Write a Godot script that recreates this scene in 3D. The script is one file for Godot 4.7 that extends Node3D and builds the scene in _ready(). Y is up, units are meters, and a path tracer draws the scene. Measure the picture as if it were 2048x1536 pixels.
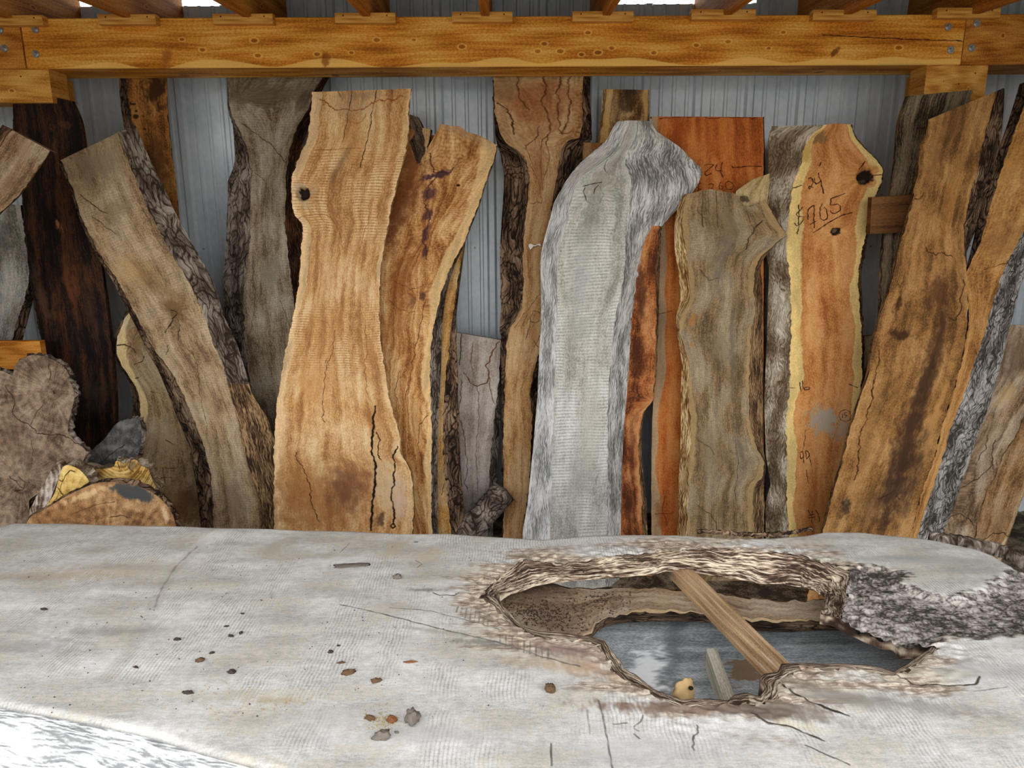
extends Node3D

const FOCAL := 1420.0                       # pixels, for a 2048 x 1536 image
const EYE := Vector3(0.0, 1.9, 0.0)
const PITCH := -12.8
const ROLL := -0.25
const SLAB_TOP := 0.9                       # top of the big slab in front
const WALL_Z := -4.45

var jobs: Array[Dictionary] = []
var view := Basis()
var rough_noise := FastNoiseLite.new()
var plate_noise := FastNoiseLite.new()
var barks: Array[StandardMaterial3D] = []
var rng := RandomNumberGenerator.new()


# ---------------------------------------------------------------- measuring: where a sight line meets a plane
func ray(px: float, py: float) -> Vector3:
	return (view * Vector3((px - 1024.0) / FOCAL, (768.0 - py) / FOCAL, -1.0)).normalized()


func at_z(px: float, py: float, z: float) -> Vector3:
	var d := ray(px, py)
	return EYE + d * ((z - EYE.z) / d.z)


func at_y(px: float, py: float, y: float) -> Vector3:
	var d := ray(px, py)
	return EYE + d * ((y - EYE.y) / d.y)


func on_plane(px: float, py: float, t: Transform3D, lift: float) -> Vector2:
	var d := ray(px, py)
	var n := t.basis.z
	var p := EYE + d * ((t.origin + n * lift - EYE).dot(n) / d.dot(n))
	var q := p - t.origin
	return Vector2(q.dot(t.basis.x), q.dot(t.basis.y))


func leaning(z: float, tilt: float) -> Transform3D:
	var a := deg_to_rad(tilt)
	return Transform3D(Basis(Vector3.RIGHT, Vector3(0, cos(a), -sin(a)), Vector3(0, sin(a), cos(a))), Vector3(0, 0, z))


func lying(y: float) -> Transform3D:        # x towards the viewer, y to the right, normal up
	return Transform3D(Basis(Vector3(0, 0, 1), Vector3(1, 0, 0), Vector3(0, 1, 0)), Vector3(0, y, 0))


# ---------------------------------------------------------------- meshes
class Build:
	var v := PackedVector3Array()
	var n := PackedVector3Array()
	var uv := PackedVector2Array()
	var idx := PackedInt32Array()

	func grid(rows: Array, uvs: Array) -> void:     # rows of PackedVector3Array, seen from the front left to right, top to bottom
		var h := rows.size()
		var w: int = rows[0].size()
		var pos := PackedVector3Array()
		var tex := PackedVector2Array()
		for i in h:
			pos.append_array(rows[i])
			tex.append_array(uvs[i])
		var nor := PackedVector3Array()
		nor.resize(h * w)
		var start := v.size()
		for i in h - 1:
			for j in w - 1:
				var a := i * w + j
				var b := a + 1
				var d := a + w
				var c := d + 1
				var fn := (pos[c] - pos[a]).cross(pos[b] - pos[d])
				nor[a] += fn
				nor[b] += fn
				nor[c] += fn
				nor[d] += fn
				idx.append_array(PackedInt32Array([start + a, start + b, start + c, start + a, start + c, start + d]))
		for i in nor.size():
			nor[i] = nor[i].normalized() if nor[i].length_squared() > 1e-16 else Vector3.UP
		v.append_array(pos)
		n.append_array(nor)
		uv.append_array(tex)

	func quad(a: Vector3, b: Vector3, c: Vector3, d: Vector3, ua: Vector2, ub: Vector2, uc: Vector2, ud: Vector2) -> void:
		grid([PackedVector3Array([a, b]), PackedVector3Array([d, c])], [PackedVector2Array([ua, ub]), PackedVector2Array([ud, uc])])

	func mesh(mat: Material) -> ArrayMesh:
		var a := []
		a.resize(Mesh.ARRAY_MAX)
		a[Mesh.ARRAY_VERTEX] = v
		a[Mesh.ARRAY_NORMAL] = n
		a[Mesh.ARRAY_TEX_UV] = uv
		a[Mesh.ARRAY_INDEX] = idx
		var m := ArrayMesh.new()
		m.add_surface_from_arrays(Mesh.PRIMITIVE_TRIANGLES, a)
		m.surface_set_material(0, mat)
		return m


func part(called: String, m: Mesh, parent: Node, where := Transform3D()) -> MeshInstance3D:
	var o := MeshInstance3D.new()
	o.name = called
	o.mesh = m
	o.transform = where
	o.cast_shadow = GeometryInstance3D.SHADOW_CASTING_SETTING_ON
	parent.add_child(o, true)
	return o


func thing(called: String, label: String, category: String, where := Transform3D(), group := "") -> Node3D:
	var o := Node3D.new()
	o.name = called
	o.transform = where
	add_child(o, true)
	tag(o, label, category, group)
	return o


func tag(o: Node, label: String, category: String, group := "") -> void:
	o.set_meta("label", label)
	o.set_meta("category", category)
	if group:
		o.set_meta("group", group)


func structure(o: Node, label := "") -> void:
	o.set_meta("kind", "structure")
	if label:
		o.set_meta("label", label)


func bar_mesh(size: Vector3, mat: Material, bevel := 0.004, uv_len := 1.0) -> ArrayMesh:
	# a timber: box with chamfered long edges, its length along x, its texture laid along x on every side
	var b := Build.new()
	var hx := size.x / 2.0
	var hy := size.y / 2.0
	var hz := size.z / 2.0
	var c := minf(bevel, minf(hy, hz) * 0.45)
	var ring := [Vector2(hy - c, hz), Vector2(-hy + c, hz), Vector2(-hy, hz - c), Vector2(-hy, -hz + c), Vector2(-hy + c, -hz), Vector2(hy - c, -hz), Vector2(hy, -hz + c), Vector2(hy, hz - c)]
	var around := 2.0 * (size.y + size.z)
	var run := 0.0
	var shares: Array[float] = [0.0]
	for k in 8:
		run += (ring[k] as Vector2).distance_to(ring[(k + 1) % 8])
		shares.append(run)
	for k in 8:
		var p: Vector2 = ring[k]
		var q: Vector2 = ring[(k + 1) % 8]
		var v0 := fmod(shares[k], size.y) / size.y if k == 0 else shares[k] / size.y
		var v1 := shares[k + 1] / size.y
		b.quad(Vector3(-hx, p.x, p.y), Vector3(hx, p.x, p.y), Vector3(hx, q.x, q.y), Vector3(-hx, q.x, q.y), Vector2(0, v0), Vector2(uv_len, v0), Vector2(uv_len, v1), Vector2(0, v1))
	for e in [-1.0, 1.0]:
		for k in range(1, 7):
			var o0: Vector2 = ring[0]
			var p: Vector2 = ring[k]
			var q: Vector2 = ring[k + 1]
			var t := [Vector3(e * hx, o0.x, o0.y), Vector3(e * hx, p.x, p.y), Vector3(e * hx, q.x, q.y)]
			var s := b.v.size()
			for w: Vector3 in t:
				b.v.append(w)
				b.n.append(Vector3(e, 0, 0))
				b.uv.append(Vector2(0.5 + w.z * 0.4, 0.5 + w.y / size.y))
			b.idx.append_array(PackedInt32Array([s, s + 2, s + 1] if e > 0.0 else [s, s + 1, s + 2]))
	return b.mesh(mat)


func lump_mesh(size: Vector3, seed_at: float, mat: Material, amount := 0.35, nu := 12, nv := 8) -> ArrayMesh:
	# an irregular chip or crumb, its underside on y = 0
	var b := Build.new()
	var rows := []
	var uvs := []
	for i in nv + 1:
		var r := PackedVector3Array()
		var t := PackedVector2Array()
		var la := PI * (0.5 - float(i) / nv)
		for j in nu + 1:
			var lo := -TAU * float(j % nu) / nu
			var d := Vector3(cos(la) * sin(lo), sin(la), cos(la) * cos(lo))
			var k := 1.0 + amount * rough_noise.get_noise_3dv(d * 130.0 + Vector3(seed_at * 91.0, 0, 0)) * 1.8
			var p := d * k * size * 0.5
			p.y = maxf(p.y + size.y * 0.35, 0.0)
			r.append(p)
			t.append(Vector2(float(j) / nu, float(i) / nv) * 0.4 + Vector2(seed_at * 0.13, seed_at * 0.29))
		rows.append(r)
		uvs.append(t)
	b.grid(rows, uvs)
	return b.mesh(mat)


func plain(color: String, rough := 0.85, metal := 0.0) -> StandardMaterial3D:
	var m := StandardMaterial3D.new()
	m.albedo_color = Color(color)
	m.roughness = rough
	m.metallic = metal
	m.metallic_specular = 0.35
	return m


func textured(relief := 0.25, rough := 0.86) -> StandardMaterial3D:   # its texture comes when the painting is done
	var m := StandardMaterial3D.new()
	m.roughness = rough
	m.metallic_specular = 0.3
	m.set_meta("relief", relief)
	return m


# ---------------------------------------------------------------- slabs of wood
# rows: from the top to the bottom of the sawn face [left x, left y, right x, right y, width of bark left, right (, setback in cm)], measured on the photograph
func slab(called: String, label: String, plane: Transform3D, thick: float, rows: Array, look: Dictionary, bark_l: int, bark_r: int, group := "live edge slabs leaning on the wall", category := "wood slab", root: Node3D = null) -> Node3D:
	var n := rows.size()
	var L := PackedVector2Array()
	var R := PackedVector2Array()
	var OL := PackedVector2Array()
	var OR := PackedVector2Array()
	var dz := PackedFloat32Array()
	for r: Array in rows:
		var a := Vector2(r[0], r[1])
		var c := Vector2(r[2], r[3])
		var dir := (c - a).normalized()
		var ol: Vector2 = a - dir * float(r[4])
		var orr: Vector2 = c + dir * float(r[5])
		var back: float = r[6] * 0.01 if r.size() > 6 else 0.0
		L.append(on_plane(a.x, a.y, plane, back))
		R.append(on_plane(c.x, c.y, plane, back))
		OL.append(on_plane(ol.x, ol.y, plane, -thick * 0.9))
		OR.append(on_plane(orr.x, orr.y, plane, -thick * 0.9))
		dz.append(back)
	if look.get("stand", true):                     # down to the floor, which the big slab hides
		var slope := (L[n - 1] + R[n - 1] - L[n - 2] - R[n - 2]) * 0.5
		var push := clampf(slope.x / minf(slope.y, -0.01), -0.6, 0.6)
		var low := (L[n - 1].y + R[n - 1].y) * 0.5
		var shift := -push * low if low > 0.02 else 0.0
		if low > 0.02:
			for q: PackedVector2Array in [L, R, OL, OR]:
				q.append(Vector2(q[n - 1].x + shift, 0.0))
			dz.append(0.0)
			n += 1
		else:
			for q: PackedVector2Array in [L, R, OL, OR]:
				q[n - 1] = Vector2(q[n - 1].x, 0.0)
	var at := PackedFloat32Array([0.0])
	for i in range(1, n):
		at.append(at[i - 1] + (L[i] + R[i]).distance_to(L[i - 1] + R[i - 1]) * 0.5)
	var total := at[n - 1]
	var mid := Vector2()
	for i in n:
		mid += (L[i] + R[i]) * 0.5 / n
	var base := Vector2(mid.x, 0.0) if look.get("stand", true) else mid
	var where := plane.translated_local(Vector3(base.x, base.y, 0))
	if root == null:
		root = thing(called, label, category, where, group)
	else:
		var rel := plane.affine_inverse() * root.transform
		base = Vector2(rel.origin.x, rel.origin.y)
	var step: float = look.get("step", 0.014)
	var m := maxi(8, int(total / step))
	var wide := 0.0
	for i in n:
		wide += L[i].distance_to(R[i]) / n
	var cols := clampi(int(wide / step), 5, 96)
	var rough: float = look.get("edge", 0.0035)
	var tear: Array = look.get("top", [])
	var fade: float = look.get("fade", 0.16)
	var seed_at := float(jobs.size() + 1) * 37.7
	var pits := []
	for q: Array in look.get("pits", []):
		var c := on_plane(q[0], q[1], plane, 0.0) - base
		pits.append([c.x, c.y, q[2] * 0.0026, q[3] * 0.0026, q[4]])
	var face := []
	var face_uv := []
	var lefts := []
	var left_uv := []
	var rights := []
	var right_uv := []
	var lumpy: float = look.get("lumpy", 0.01)
	var k := 0
	for i in m + 1:
		var s := total * i / m
		while k < n - 2 and s > at[k + 1]:
			k += 1
		var f := (s - at[k]) / maxf(at[k + 1] - at[k], 1e-5)
		var p := maxi(k - 1, 0)
		var q := mini(k + 2, n - 1)
		var tb := at[k + 1] - at[k]
		var tp := minf(at[p] - at[k], -1e-4)
		var tq := maxf(at[q] - at[k], tb + 1e-4)
		var l := L[k].cubic_interpolate_in_time(L[k + 1], L[p], L[q], f, tb, tp, tq)
		var r := R[k].cubic_interpolate_in_time(R[k + 1], R[p], R[q], f, tb, tp, tq)
		var ol := OL[k].lerp(OL[k + 1], f)
		var orr := OR[k].lerp(OR[k + 1], f)
		ol += l - L[k].lerp(L[k + 1], f)
		orr += r - R[k].lerp(R[k + 1], f)
		var set_back := lerpf(dz[k], dz[k + 1], smoothstep(0.0, 1.0, f))
		var dir := (r - l).normalized()
		l += dir * rough * (rough_noise.get_noise_2d(s * 1500.0, seed_at) + 0.7 * rough_noise.get_noise_2d(s * 5000.0, seed_at + 50.0))
		r += dir * rough * (rough_noise.get_noise_2d(s * 1500.0, seed_at + 99.0) + 0.7 * rough_noise.get_noise_2d(s * 5000.0, seed_at + 150.0))
		var row := PackedVector3Array()
		var uvr := PackedVector2Array()
		for j in cols + 1:
			var u := float(j) / cols
			var c := l.lerp(r, u)
			if tear and s < fade:
				var w := 1.0 - s / fade
				for e in tear.size() - 1:
					if u >= tear[e][0] and u <= tear[e + 1][0]:
						c.y += w * 0.0026 * lerpf(tear[e][1], tear[e + 1][1], (u - tear[e][0]) / maxf(tear[e + 1][0] - tear[e][0], 1e-4))
						break
			c -= base
			var z := set_back + 0.0022 * rough_noise.get_noise_3d(c.x * 500.0, c.y * 160.0, seed_at)
			for h: Array in pits:
				var d := Vector2((c.x - h[0]) / h[2], (c.y - h[1]) / h[3]).length()
				if d < 1.15:
					z -= h[4] * smoothstep(1.1, 0.8, d)
			row.append(Vector3(c.x, c.y, z))
			uvr.append(Vector2(u, float(i) / m))
		face.append(row)
		face_uv.append(uvr)
		for side in 2:
			var inner := row[0] if side == 0 else row[cols]
			var shift := (Vector2(inner.x, inner.y) + base) - (l if side == 0 else r)
			var outer := (ol if side == 0 else orr) + shift - base
			var o3 := Vector3(outer.x, outer.y, -thick)
			var wb := Vector2(inner.x, inner.y).distance_to(outer)
			var segs := 7
			var strip := PackedVector3Array()
			var su := PackedVector2Array()
			var out_dir := Vector3(-dir.x, -dir.y, 0.0) * (1.0 if side == 0 else -1.0)
			for e in segs + 1:
				var g := float(e) / segs
				var pt := Vector3(lerpf(inner.x, o3.x, g), lerpf(inner.y, o3.y, g), lerpf(inner.z, -thick, pow(g, 1.25)))
				var nor := (out_dir * (thick + 0.01) + Vector3(0, 0, wb + 0.005)).normalized()
				var bump := plate_noise.get_noise_3d(pt.x * 2300.0, pt.y * 1000.0, pt.z * 2300.0 + seed_at) + 0.5 * rough_noise.get_noise_3d(pt.x * 6000.0, pt.y * 3000.0, pt.z * 6000.0)
				pt += nor * lumpy * (0.3 if wb < 0.012 else 1.0) * (bump + 0.55) * sin(PI * minf(g * 1.6, 1.0) * 0.5) * (1.0 if e < segs else 0.0)
				pt.z = maxf(pt.z, -thick + 0.001) if e < segs else -thick
				strip.append(pt)
				su.append(Vector2(0.08 + fmod(seed_at * 0.173, 0.4) + g * (wb + thick * 0.7) / 0.6, s / 2.6 + fmod(seed_at * 0.31, 0.2)))
			if side == 0:
				strip.reverse()
				su.reverse()
				lefts.append(strip)
				left_uv.append(su)
			else:
				rights.append(strip)
				right_uv.append(su)
	var mat := textured(look.get("relief", 0.11), look.get("rough", 0.85))
	var b := Build.new()
	b.grid(face, face_uv)
	var back := []
	var back_uv := []
	for i in m + 1:
		var a3: Vector3 = rights[i][rights[i].size() - 1]
		var c3: Vector3 = lefts[i][0]
		back.append(PackedVector3Array([a3, c3]))
		back_uv.append(PackedVector2Array([Vector2(0.9, float(i) / m), Vector2(0.1, float(i) / m)]))
	b.grid(back, back_uv)
	for e in 2:
		var i := m * e
		var front := PackedVector3Array()
		front.append_array(lefts[i])
		front.append_array(face[i])
		front.append_array(rights[i])
		var rear := PackedVector3Array()
		var uf := PackedVector2Array()
		var ur := PackedVector2Array()
		for p3 in front:
			rear.append(Vector3(p3.x, p3.y, -thick))
		for j in front.size():
			var u := float(j) / front.size()
			uf.append(Vector2(u, 0.01 + 0.98 * e))
			ur.append(Vector2(u, 0.04 + 0.92 * e))
		b.grid([rear, front] if e == 0 else [front, rear], [ur, uf] if e == 0 else [uf, ur])
	part("board", b.mesh(mat), root)
	for side in 2:
		var kind := bark_l if side == 0 else bark_r
		var strips := lefts if side == 0 else rights
		var strip_uv := left_uv if side == 0 else right_uv
		var ends: Array = look.get("break_l" if side == 0 else "break_r", [])      # [where along the slab the bark has come off, what shows there]
		var stop := strips.size() if ends.is_empty() else int(ends[0] * strips.size())
		var s := Build.new()
		s.grid(strips.slice(0, stop), strip_uv.slice(0, stop))
		part("bark" if kind in [0, 1, 3, 7] else "live_edge", s.mesh(barks[kind]), root)
		if ends:
			var bare := Build.new()
			bare.grid(strips.slice(stop - 1), strip_uv.slice(stop - 1))
			part("live_edge", bare.mesh(barks[ends[1]]), root)
	# what the painter needs: the photograph's rows and where each lies along the slab
	var px_rows := []
	for i in mini(rows.size(), n):
		px_rows.append([Vector2(rows[i][0], rows[i][1]), Vector2(rows[i][2], rows[i][3]), at[i] / total])
	var width_px := 0.0
	for r: Array in rows:
		width_px += Vector2(r[0], r[1]).distance_to(Vector2(r[2], r[3])) / rows.size()
	var res: float = look.get("res", 1.15)
	var tall := total / 0.0026
	jobs.append({"kind": "face", "w": maxi(48, int(width_px * res)), "h": clampi(int(tall * res), 64, 1400), "wpx": width_px, "hpx": tall, "look": look, "rows": px_rows, "mat": mat, "seed": jobs.size() * 13 + 5})
	return root


# ---------------------------------------------------------------- painting: what the wood itself is coloured like
static func c255(hex: String) -> Vector3:
	var c := Color(hex)
	return Vector3(c.r, c.g, c.b) * 255.0


func uv_of(rows: Array, p: Vector2) -> Vector2:     # where a point of the photograph lies on a slab's face
	var best := 0
	var t := 0.0
	var n := rows.size()
	for i in n - 1:
		var a: Vector2 = rows[i][0]
		var b: Vector2 = rows[i][1]
		var c: Vector2 = rows[i + 1][0]
		var d: Vector2 = rows[i + 1][1]
		var d0 := (b - a).normalized().cross(p - a)
		var d1 := (d - c).normalized().cross(p - c)
		best = i
		t = d0 / maxf(d0 - d1, 1e-3)
		if d1 < 0.0 or i == n - 2:
			break
	var l: Vector2 = rows[best][0].lerp(rows[best + 1][0], t)
	var r: Vector2 = rows[best][1].lerp(rows[best + 1][1], t)
	return Vector2((p - l).dot(r - l) / maxf((r - l).length_squared(), 1.0), lerpf(rows[best][2], rows[best + 1][2], t))


static func stamp(buf: PackedByteArray, w: int, h: int, c: Vector2, rad: float, col: Vector3, alpha: float) -> void:
	for y in range(maxi(0, int(c.y - rad - 1)), mini(h - 1, int(c.y + rad + 1)) + 1):
		for x in range(maxi(0, int(c.x - rad - 1)), mini(w - 1, int(c.x + rad + 1)) + 1):
			var a := clampf(rad + 0.5 - Vector2(x + 0.5, y + 0.5).distance_to(c), 0.0, 1.0) * alpha
			if a > 0.0:
				var i := (y * w + x) * 3
				buf[i] = int(lerpf(buf[i], col.x, a))
				buf[i + 1] = int(lerpf(buf[i + 1], col.y, a))
				buf[i + 2] = int(lerpf(buf[i + 2], col.z, a))


static func stroke(buf: PackedByteArray, w: int, h: int, pts: PackedVector2Array, width: float, col: Vector3, alpha: float, jitter: float, noise: FastNoiseLite, key: float) -> void:
	var run := 0.0
	for i in pts.size() - 1:
		var a := pts[i]
		var b := pts[i + 1]
		var d := a.distance_to(b)
		var normal := (b - a).orthogonal().normalized()
		var step := maxf(0.35, width * 0.3)
		var n := maxi(1, int(d / step))
		for k in n:
			var p := a.lerp(b, float(k) / n)
			var s := run + d * k / n
			p += normal * jitter * 0.6 * (0.8 * noise.get_noise_2d(s * 3.5, key * 77.0) + 0.3 * noise.get_noise_2d(s * 11.0, key * 31.0))
			var wd := width * (0.85 + 0.35 * noise.get_noise_2d(s * 5.0, key * 53.0 + 9.0))
			stamp(buf, w, h, p, wd * 0.5, col, alpha)
		run += d


static func blot(buf: PackedByteArray, w: int, h: int, c: Vector2, rx: float, ry: float, turn: float, col: Vector3, alpha: float, hard: float, noise: FastNoiseLite, key: float) -> void:
	var m := maxf(rx, ry) * 1.35
	var cs := cos(turn)
	var sn := sin(turn)
	var rag := clampf(0.45 + hard, 0.0, 1.0) * (0.35 if hard > 0.55 else 1.0)
	for y in range(maxi(0, int(c.y - m)), mini(h - 1, int(c.y + m)) + 1):
		for x in range(maxi(0, int(c.x - m)), mini(w - 1, int(c.x + m)) + 1):
			var dx := x - c.x
			var dy := y - c.y
			var ex := (dx * cs + dy * sn) / rx
			var ey := (-dx * sn + dy * cs) / ry
			var d := ex * ex + ey * ey
			if d > 1.9:
				continue
			d = sqrt(d) + rag * (0.38 * noise.get_noise_2d(x * 4.0 + key * 71.0, y * 2.2) + 0.22 * noise.get_noise_2d(x * 14.0, y * 7.0 + key * 33.0))
			var a := smoothstep(1.0, hard, d) * alpha
			if a > 0.003:
				var i := (y * w + x) * 3
				buf[i] = int(lerpf(buf[i], col.x, a))
				buf[i + 1] = int(lerpf(buf[i + 1], col.y, a))
				buf[i + 2] = int(lerpf(buf[i + 2], col.z, a))


func paint(k: int) -> void:
	var j: Dictionary = jobs[k]
	var noise := FastNoiseLite.new()
	noise.noise_type = FastNoiseLite.TYPE_SIMPLEX
	noise.fractal_type = FastNoiseLite.FRACTAL_NONE
	noise.frequency = 0.01
	noise.seed = j.seed
	match j.kind:
		"face":
			paint_face(j, noise)
		"disc":
			paint_disc(j, noise)
		"bark":
			paint_bark(j, noise)
		"beam":
			paint_beam(j, noise)
		"big":
			paint_big(j, noise)
		"plain":
			paint_plain(j, noise)


func overlays(j: Dictionary, buf: PackedByteArray, noise: FastNoiseLite, to: Callable, sc: Vector2) -> void:
	var look: Dictionary = j.look
	var w: int = j.w
	var h: int = j.h
	var key := 1.0
	for s: Array in look.get("stains_and_light", []):     # [x, y, radius x, radius y, turn, colour, strength, hardness]
		key += 1.0
		var c: Vector2 = to.call(Vector2(s[0], s[1]))
		blot(buf, w, h, c, s[2] * sc.x, s[3] * sc.y, deg_to_rad(s[4]), c255(s[5]), s[6], s[7], noise, key)
	for s: Array in look.get("lines", []):      # [width, colour, strength, jitter, x, y, x, y, ...]
		key += 1.0
		var pts := PackedVector2Array()
		for i in range(4, s.size(), 2):
			pts.append(to.call(Vector2(s[i], s[i + 1])))
		stroke(buf, w, h, pts, s[0] * sc.x, c255(s[1]), s[2], s[3] * sc.x, noise, key)


func paint_face(j: Dictionary, noise: FastNoiseLite) -> void:
	var look: Dictionary = j.look
	var w: int = j.w
	var h: int = j.h
	var sx: float = j.wpx / w
	var sy: float = j.hpx / h
	var dark := c255(look.dark)
	var base := c255(look.base)
	var light := c255(look.light)
	var sap := c255(look.get("sap", look.light))
	var sl: float = look.get("sapl", 0.0)
	var sr: float = look.get("sapr", 0.0)
	var grey := c255(look.get("grey", "8f887c"))
	var grey_most: float = look.get("greyed", 0.25)
	var k1: float = look.get("fine", 0.5)
	var k2: float = look.get("band", 0.45)
	var k3: float = look.get("blotch", 0.4)
	var figure: float = look.get("figure", 0.1)
	var rings: float = look.get("rings", 0.16)
	var wave: float = look.get("wave", 7.0)
	var saw: Array = [look.saw] if look.has("saw") else []
	if look.has("saw_again"):
		saw.append(look.saw_again)
	#        # [strength, period px, slant, from y, to y] over v in 0..1
	var wpx: float = j.wpx
	var knots := []
	for q: Array in look.get("knots", []):      # [x, y, reach x, reach y]
		var c := uv_of(j.rows, Vector2(q[0], q[1]))
		knots.append([c.x * wpx, c.y * j.hpx, q[2], q[3]])
	var buf := PackedByteArray()
	buf.resize(w * h * 3)
	var at := 0
	var rough: int = j.seed
	for y in h:
		var Y := y * sy
		var saw_here := PackedFloat32Array()
		for s: Array in saw:
			var v := float(y) / h
			saw_here.append(s[0] * smoothstep(s[3] - 0.03, s[3] + 0.02, v) * (1.0 - smoothstep(s[4] - 0.02, s[4] + 0.03, v)))
		for x in w:
			var X := x * sx
			var g := X + wave * noise.get_noise_2d(X * 0.4, Y * 0.2) + 0.2 * wave * noise.get_noise_2d(X * 1.6 + 500.0, Y * 0.7)
			for q: Array in knots:
				var dx: float = (X - q[0]) / q[2]
				var dy: float = (Y - q[1]) / q[3]
				var d := dx * dx + dy * dy
				if d < 6.0:
					g += q[2] * 1.1 * dx / (0.25 + d) * exp(-d * 0.55)
			var n1 := noise.get_noise_2d(g * 24.0, Y * 0.9)
			var n1b := noise.get_noise_2d(g * 55.0, Y * 4.0 + 900.0)
			var n2 := noise.get_noise_2d(g * 4.2 + 4000.0, Y * 0.2)
			var n3 := noise.get_noise_2d(X * 1.4 + 9000.0, Y * 0.8)
			var n5 := noise.get_noise_2d(g * 6.5 + 2000.0, Y * 3.6)
			var n6 := noise.get_noise_2d(g * 26.0 + 3000.0, Y * 17.0)
			var fg := sin(g * rings + n2 * 1.6 + n3 * 2.5)
			rough = (rough * 1103515245 + 12345) & 0x7fffffff
			var t := 0.5 + n1 * k1 * 0.24 + n1b * k1 * 0.24 + n2 * k2 * 0.4 + n3 * k3 * 0.55 + n5 * k3 * 0.24 + n6 * 0.17 + fg * absf(fg) * figure * 0.5 + (rough / 2147483647.0 - 0.5) * 0.2
			for s in saw_here.size():
				if saw_here[s] > 0.01:
					var ph := sin((Y + saw[s][2] * X + 1.5 * n3) * TAU / saw[s][1])
					t -= saw_here[s] * (smoothstep(-0.2, 0.9, ph) - 0.35) * clampf(0.75 + 0.8 * n2 + 0.8 * n3, 0.1, 1.5)
			var c := dark.lerp(base, clampf(t * 2.0, 0.0, 1.0)) if t < 0.5 else base.lerp(light, clampf(t * 2.0 - 1.0, 0.0, 1.0))
			if sl > 0.0 or sr > 0.0:
				var wob := 7.0 * n3 + 5.0 * n2
				var f := 0.0
				if sl > 0.0:
					f = smoothstep(sl + 2.5, sl - 2.5, X + wob)
				if sr > 0.0:
					f = maxf(f, smoothstep(sr + 2.5, sr - 2.5, wpx - X + wob))
				c = c.lerp(sap * (0.86 + 0.28 * t), f)
			var gm := smoothstep(0.1, 0.75, n3 * 0.8 + n2 * 0.35 + 0.3) * grey_most
			c = c.lerp(grey * (0.75 + 0.5 * t), gm)
			buf[at] = clampi(int(c.x), 0, 255)
			buf[at + 1] = clampi(int(c.y), 0, 255)
			buf[at + 2] = clampi(int(c.z), 0, 255)
			at += 3
	var rows: Array = j.rows
	var size := Vector2(w, h)
	overlays(j, buf, noise, func(p: Vector2) -> Vector2: return uv_of(rows, p) * size, Vector2(1.0 / sx, 1.0 / sy))
	j.img = Image.create_from_data(w, h, false, Image.FORMAT_RGB8, buf)


func paint_disc(j: Dictionary, noise: FastNoiseLite) -> void:    # the end of a log: rings round one or more hearts
	var look: Dictionary = j.look
	var w: int = j.w
	var h: int = j.h
	var lo: Vector2 = j.lo
	var span: Vector2 = j.span
	var dark := c255(look.dark)
	var base := c255(look.base)
	var light := c255(look.light)
	var grey := c255(look.get("grey", "8f887c"))
	var grey_most: float = look.get("greyed", 0.3)
	var hearts: Array = look.hearts
	var pitch: float = look.get("pitch", 9.0)
	var strength: float = look.get("ring", 0.3)
	var buf := PackedByteArray()
	buf.resize(w * h * 3)
	var at := 0
	var rough: int = j.seed
	for y in h:
		for x in w:
			var X := lo.x + span.x * x / w
			var Y := lo.y + span.y * y / h
			var n3 := noise.get_noise_2d(X * 1.2, Y * 1.2)
			var n4 := noise.get_noise_2d(X * 5.0 + 700.0, Y * 5.0)
			var d := 1e9
			var ang := 0.0
			for q: Array in hearts:
				var e: float = Vector2((X - q[0]) * q[2], Y - q[1]).length() + q[3]
				if e < d:
					d = e
					ang = atan2(Y - q[1], X - q[0])
			d += 6.0 * n3 + 1.2 * n4
			var fg := sin(d * TAU / pitch) * 0.6 + sin(d * TAU / (pitch * 2.7) + 1.0) * 0.5
			var spoke := noise.get_noise_2d(ang * 900.0, d * 0.6)
			rough = (rough * 1103515245 + 12345) & 0x7fffffff
			var t := 0.5 + fg * strength + n3 * 0.22 + n4 * 0.2 + spoke * 0.14 + 0.16 * noise.get_noise_2d(X * 22.0, Y * 22.0) + (rough / 2147483647.0 - 0.5) * 0.12
			var c := dark.lerp(base, clampf(t * 2.0, 0.0, 1.0)) if t < 0.5 else base.lerp(light, clampf(t * 2.0 - 1.0, 0.0, 1.0))
			c = c.lerp(grey * (0.75 + 0.5 * t), smoothstep(0.0, 0.9, n3 + 0.4) * grey_most * 0.7)
			buf[at] = clampi(int(c.x), 0, 255)
			buf[at + 1] = clampi(int(c.y), 0, 255)
			buf[at + 2] = clampi(int(c.z), 0, 255)
			at += 3
	overlays(j, buf, noise, func(p: Vector2) -> Vector2: return (p - lo) / span * Vector2(w, h), Vector2(w / span.x, h / span.y))
	j.img = Image.create_from_data(w, h, false, Image.FORMAT_RGB8, buf)


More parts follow.
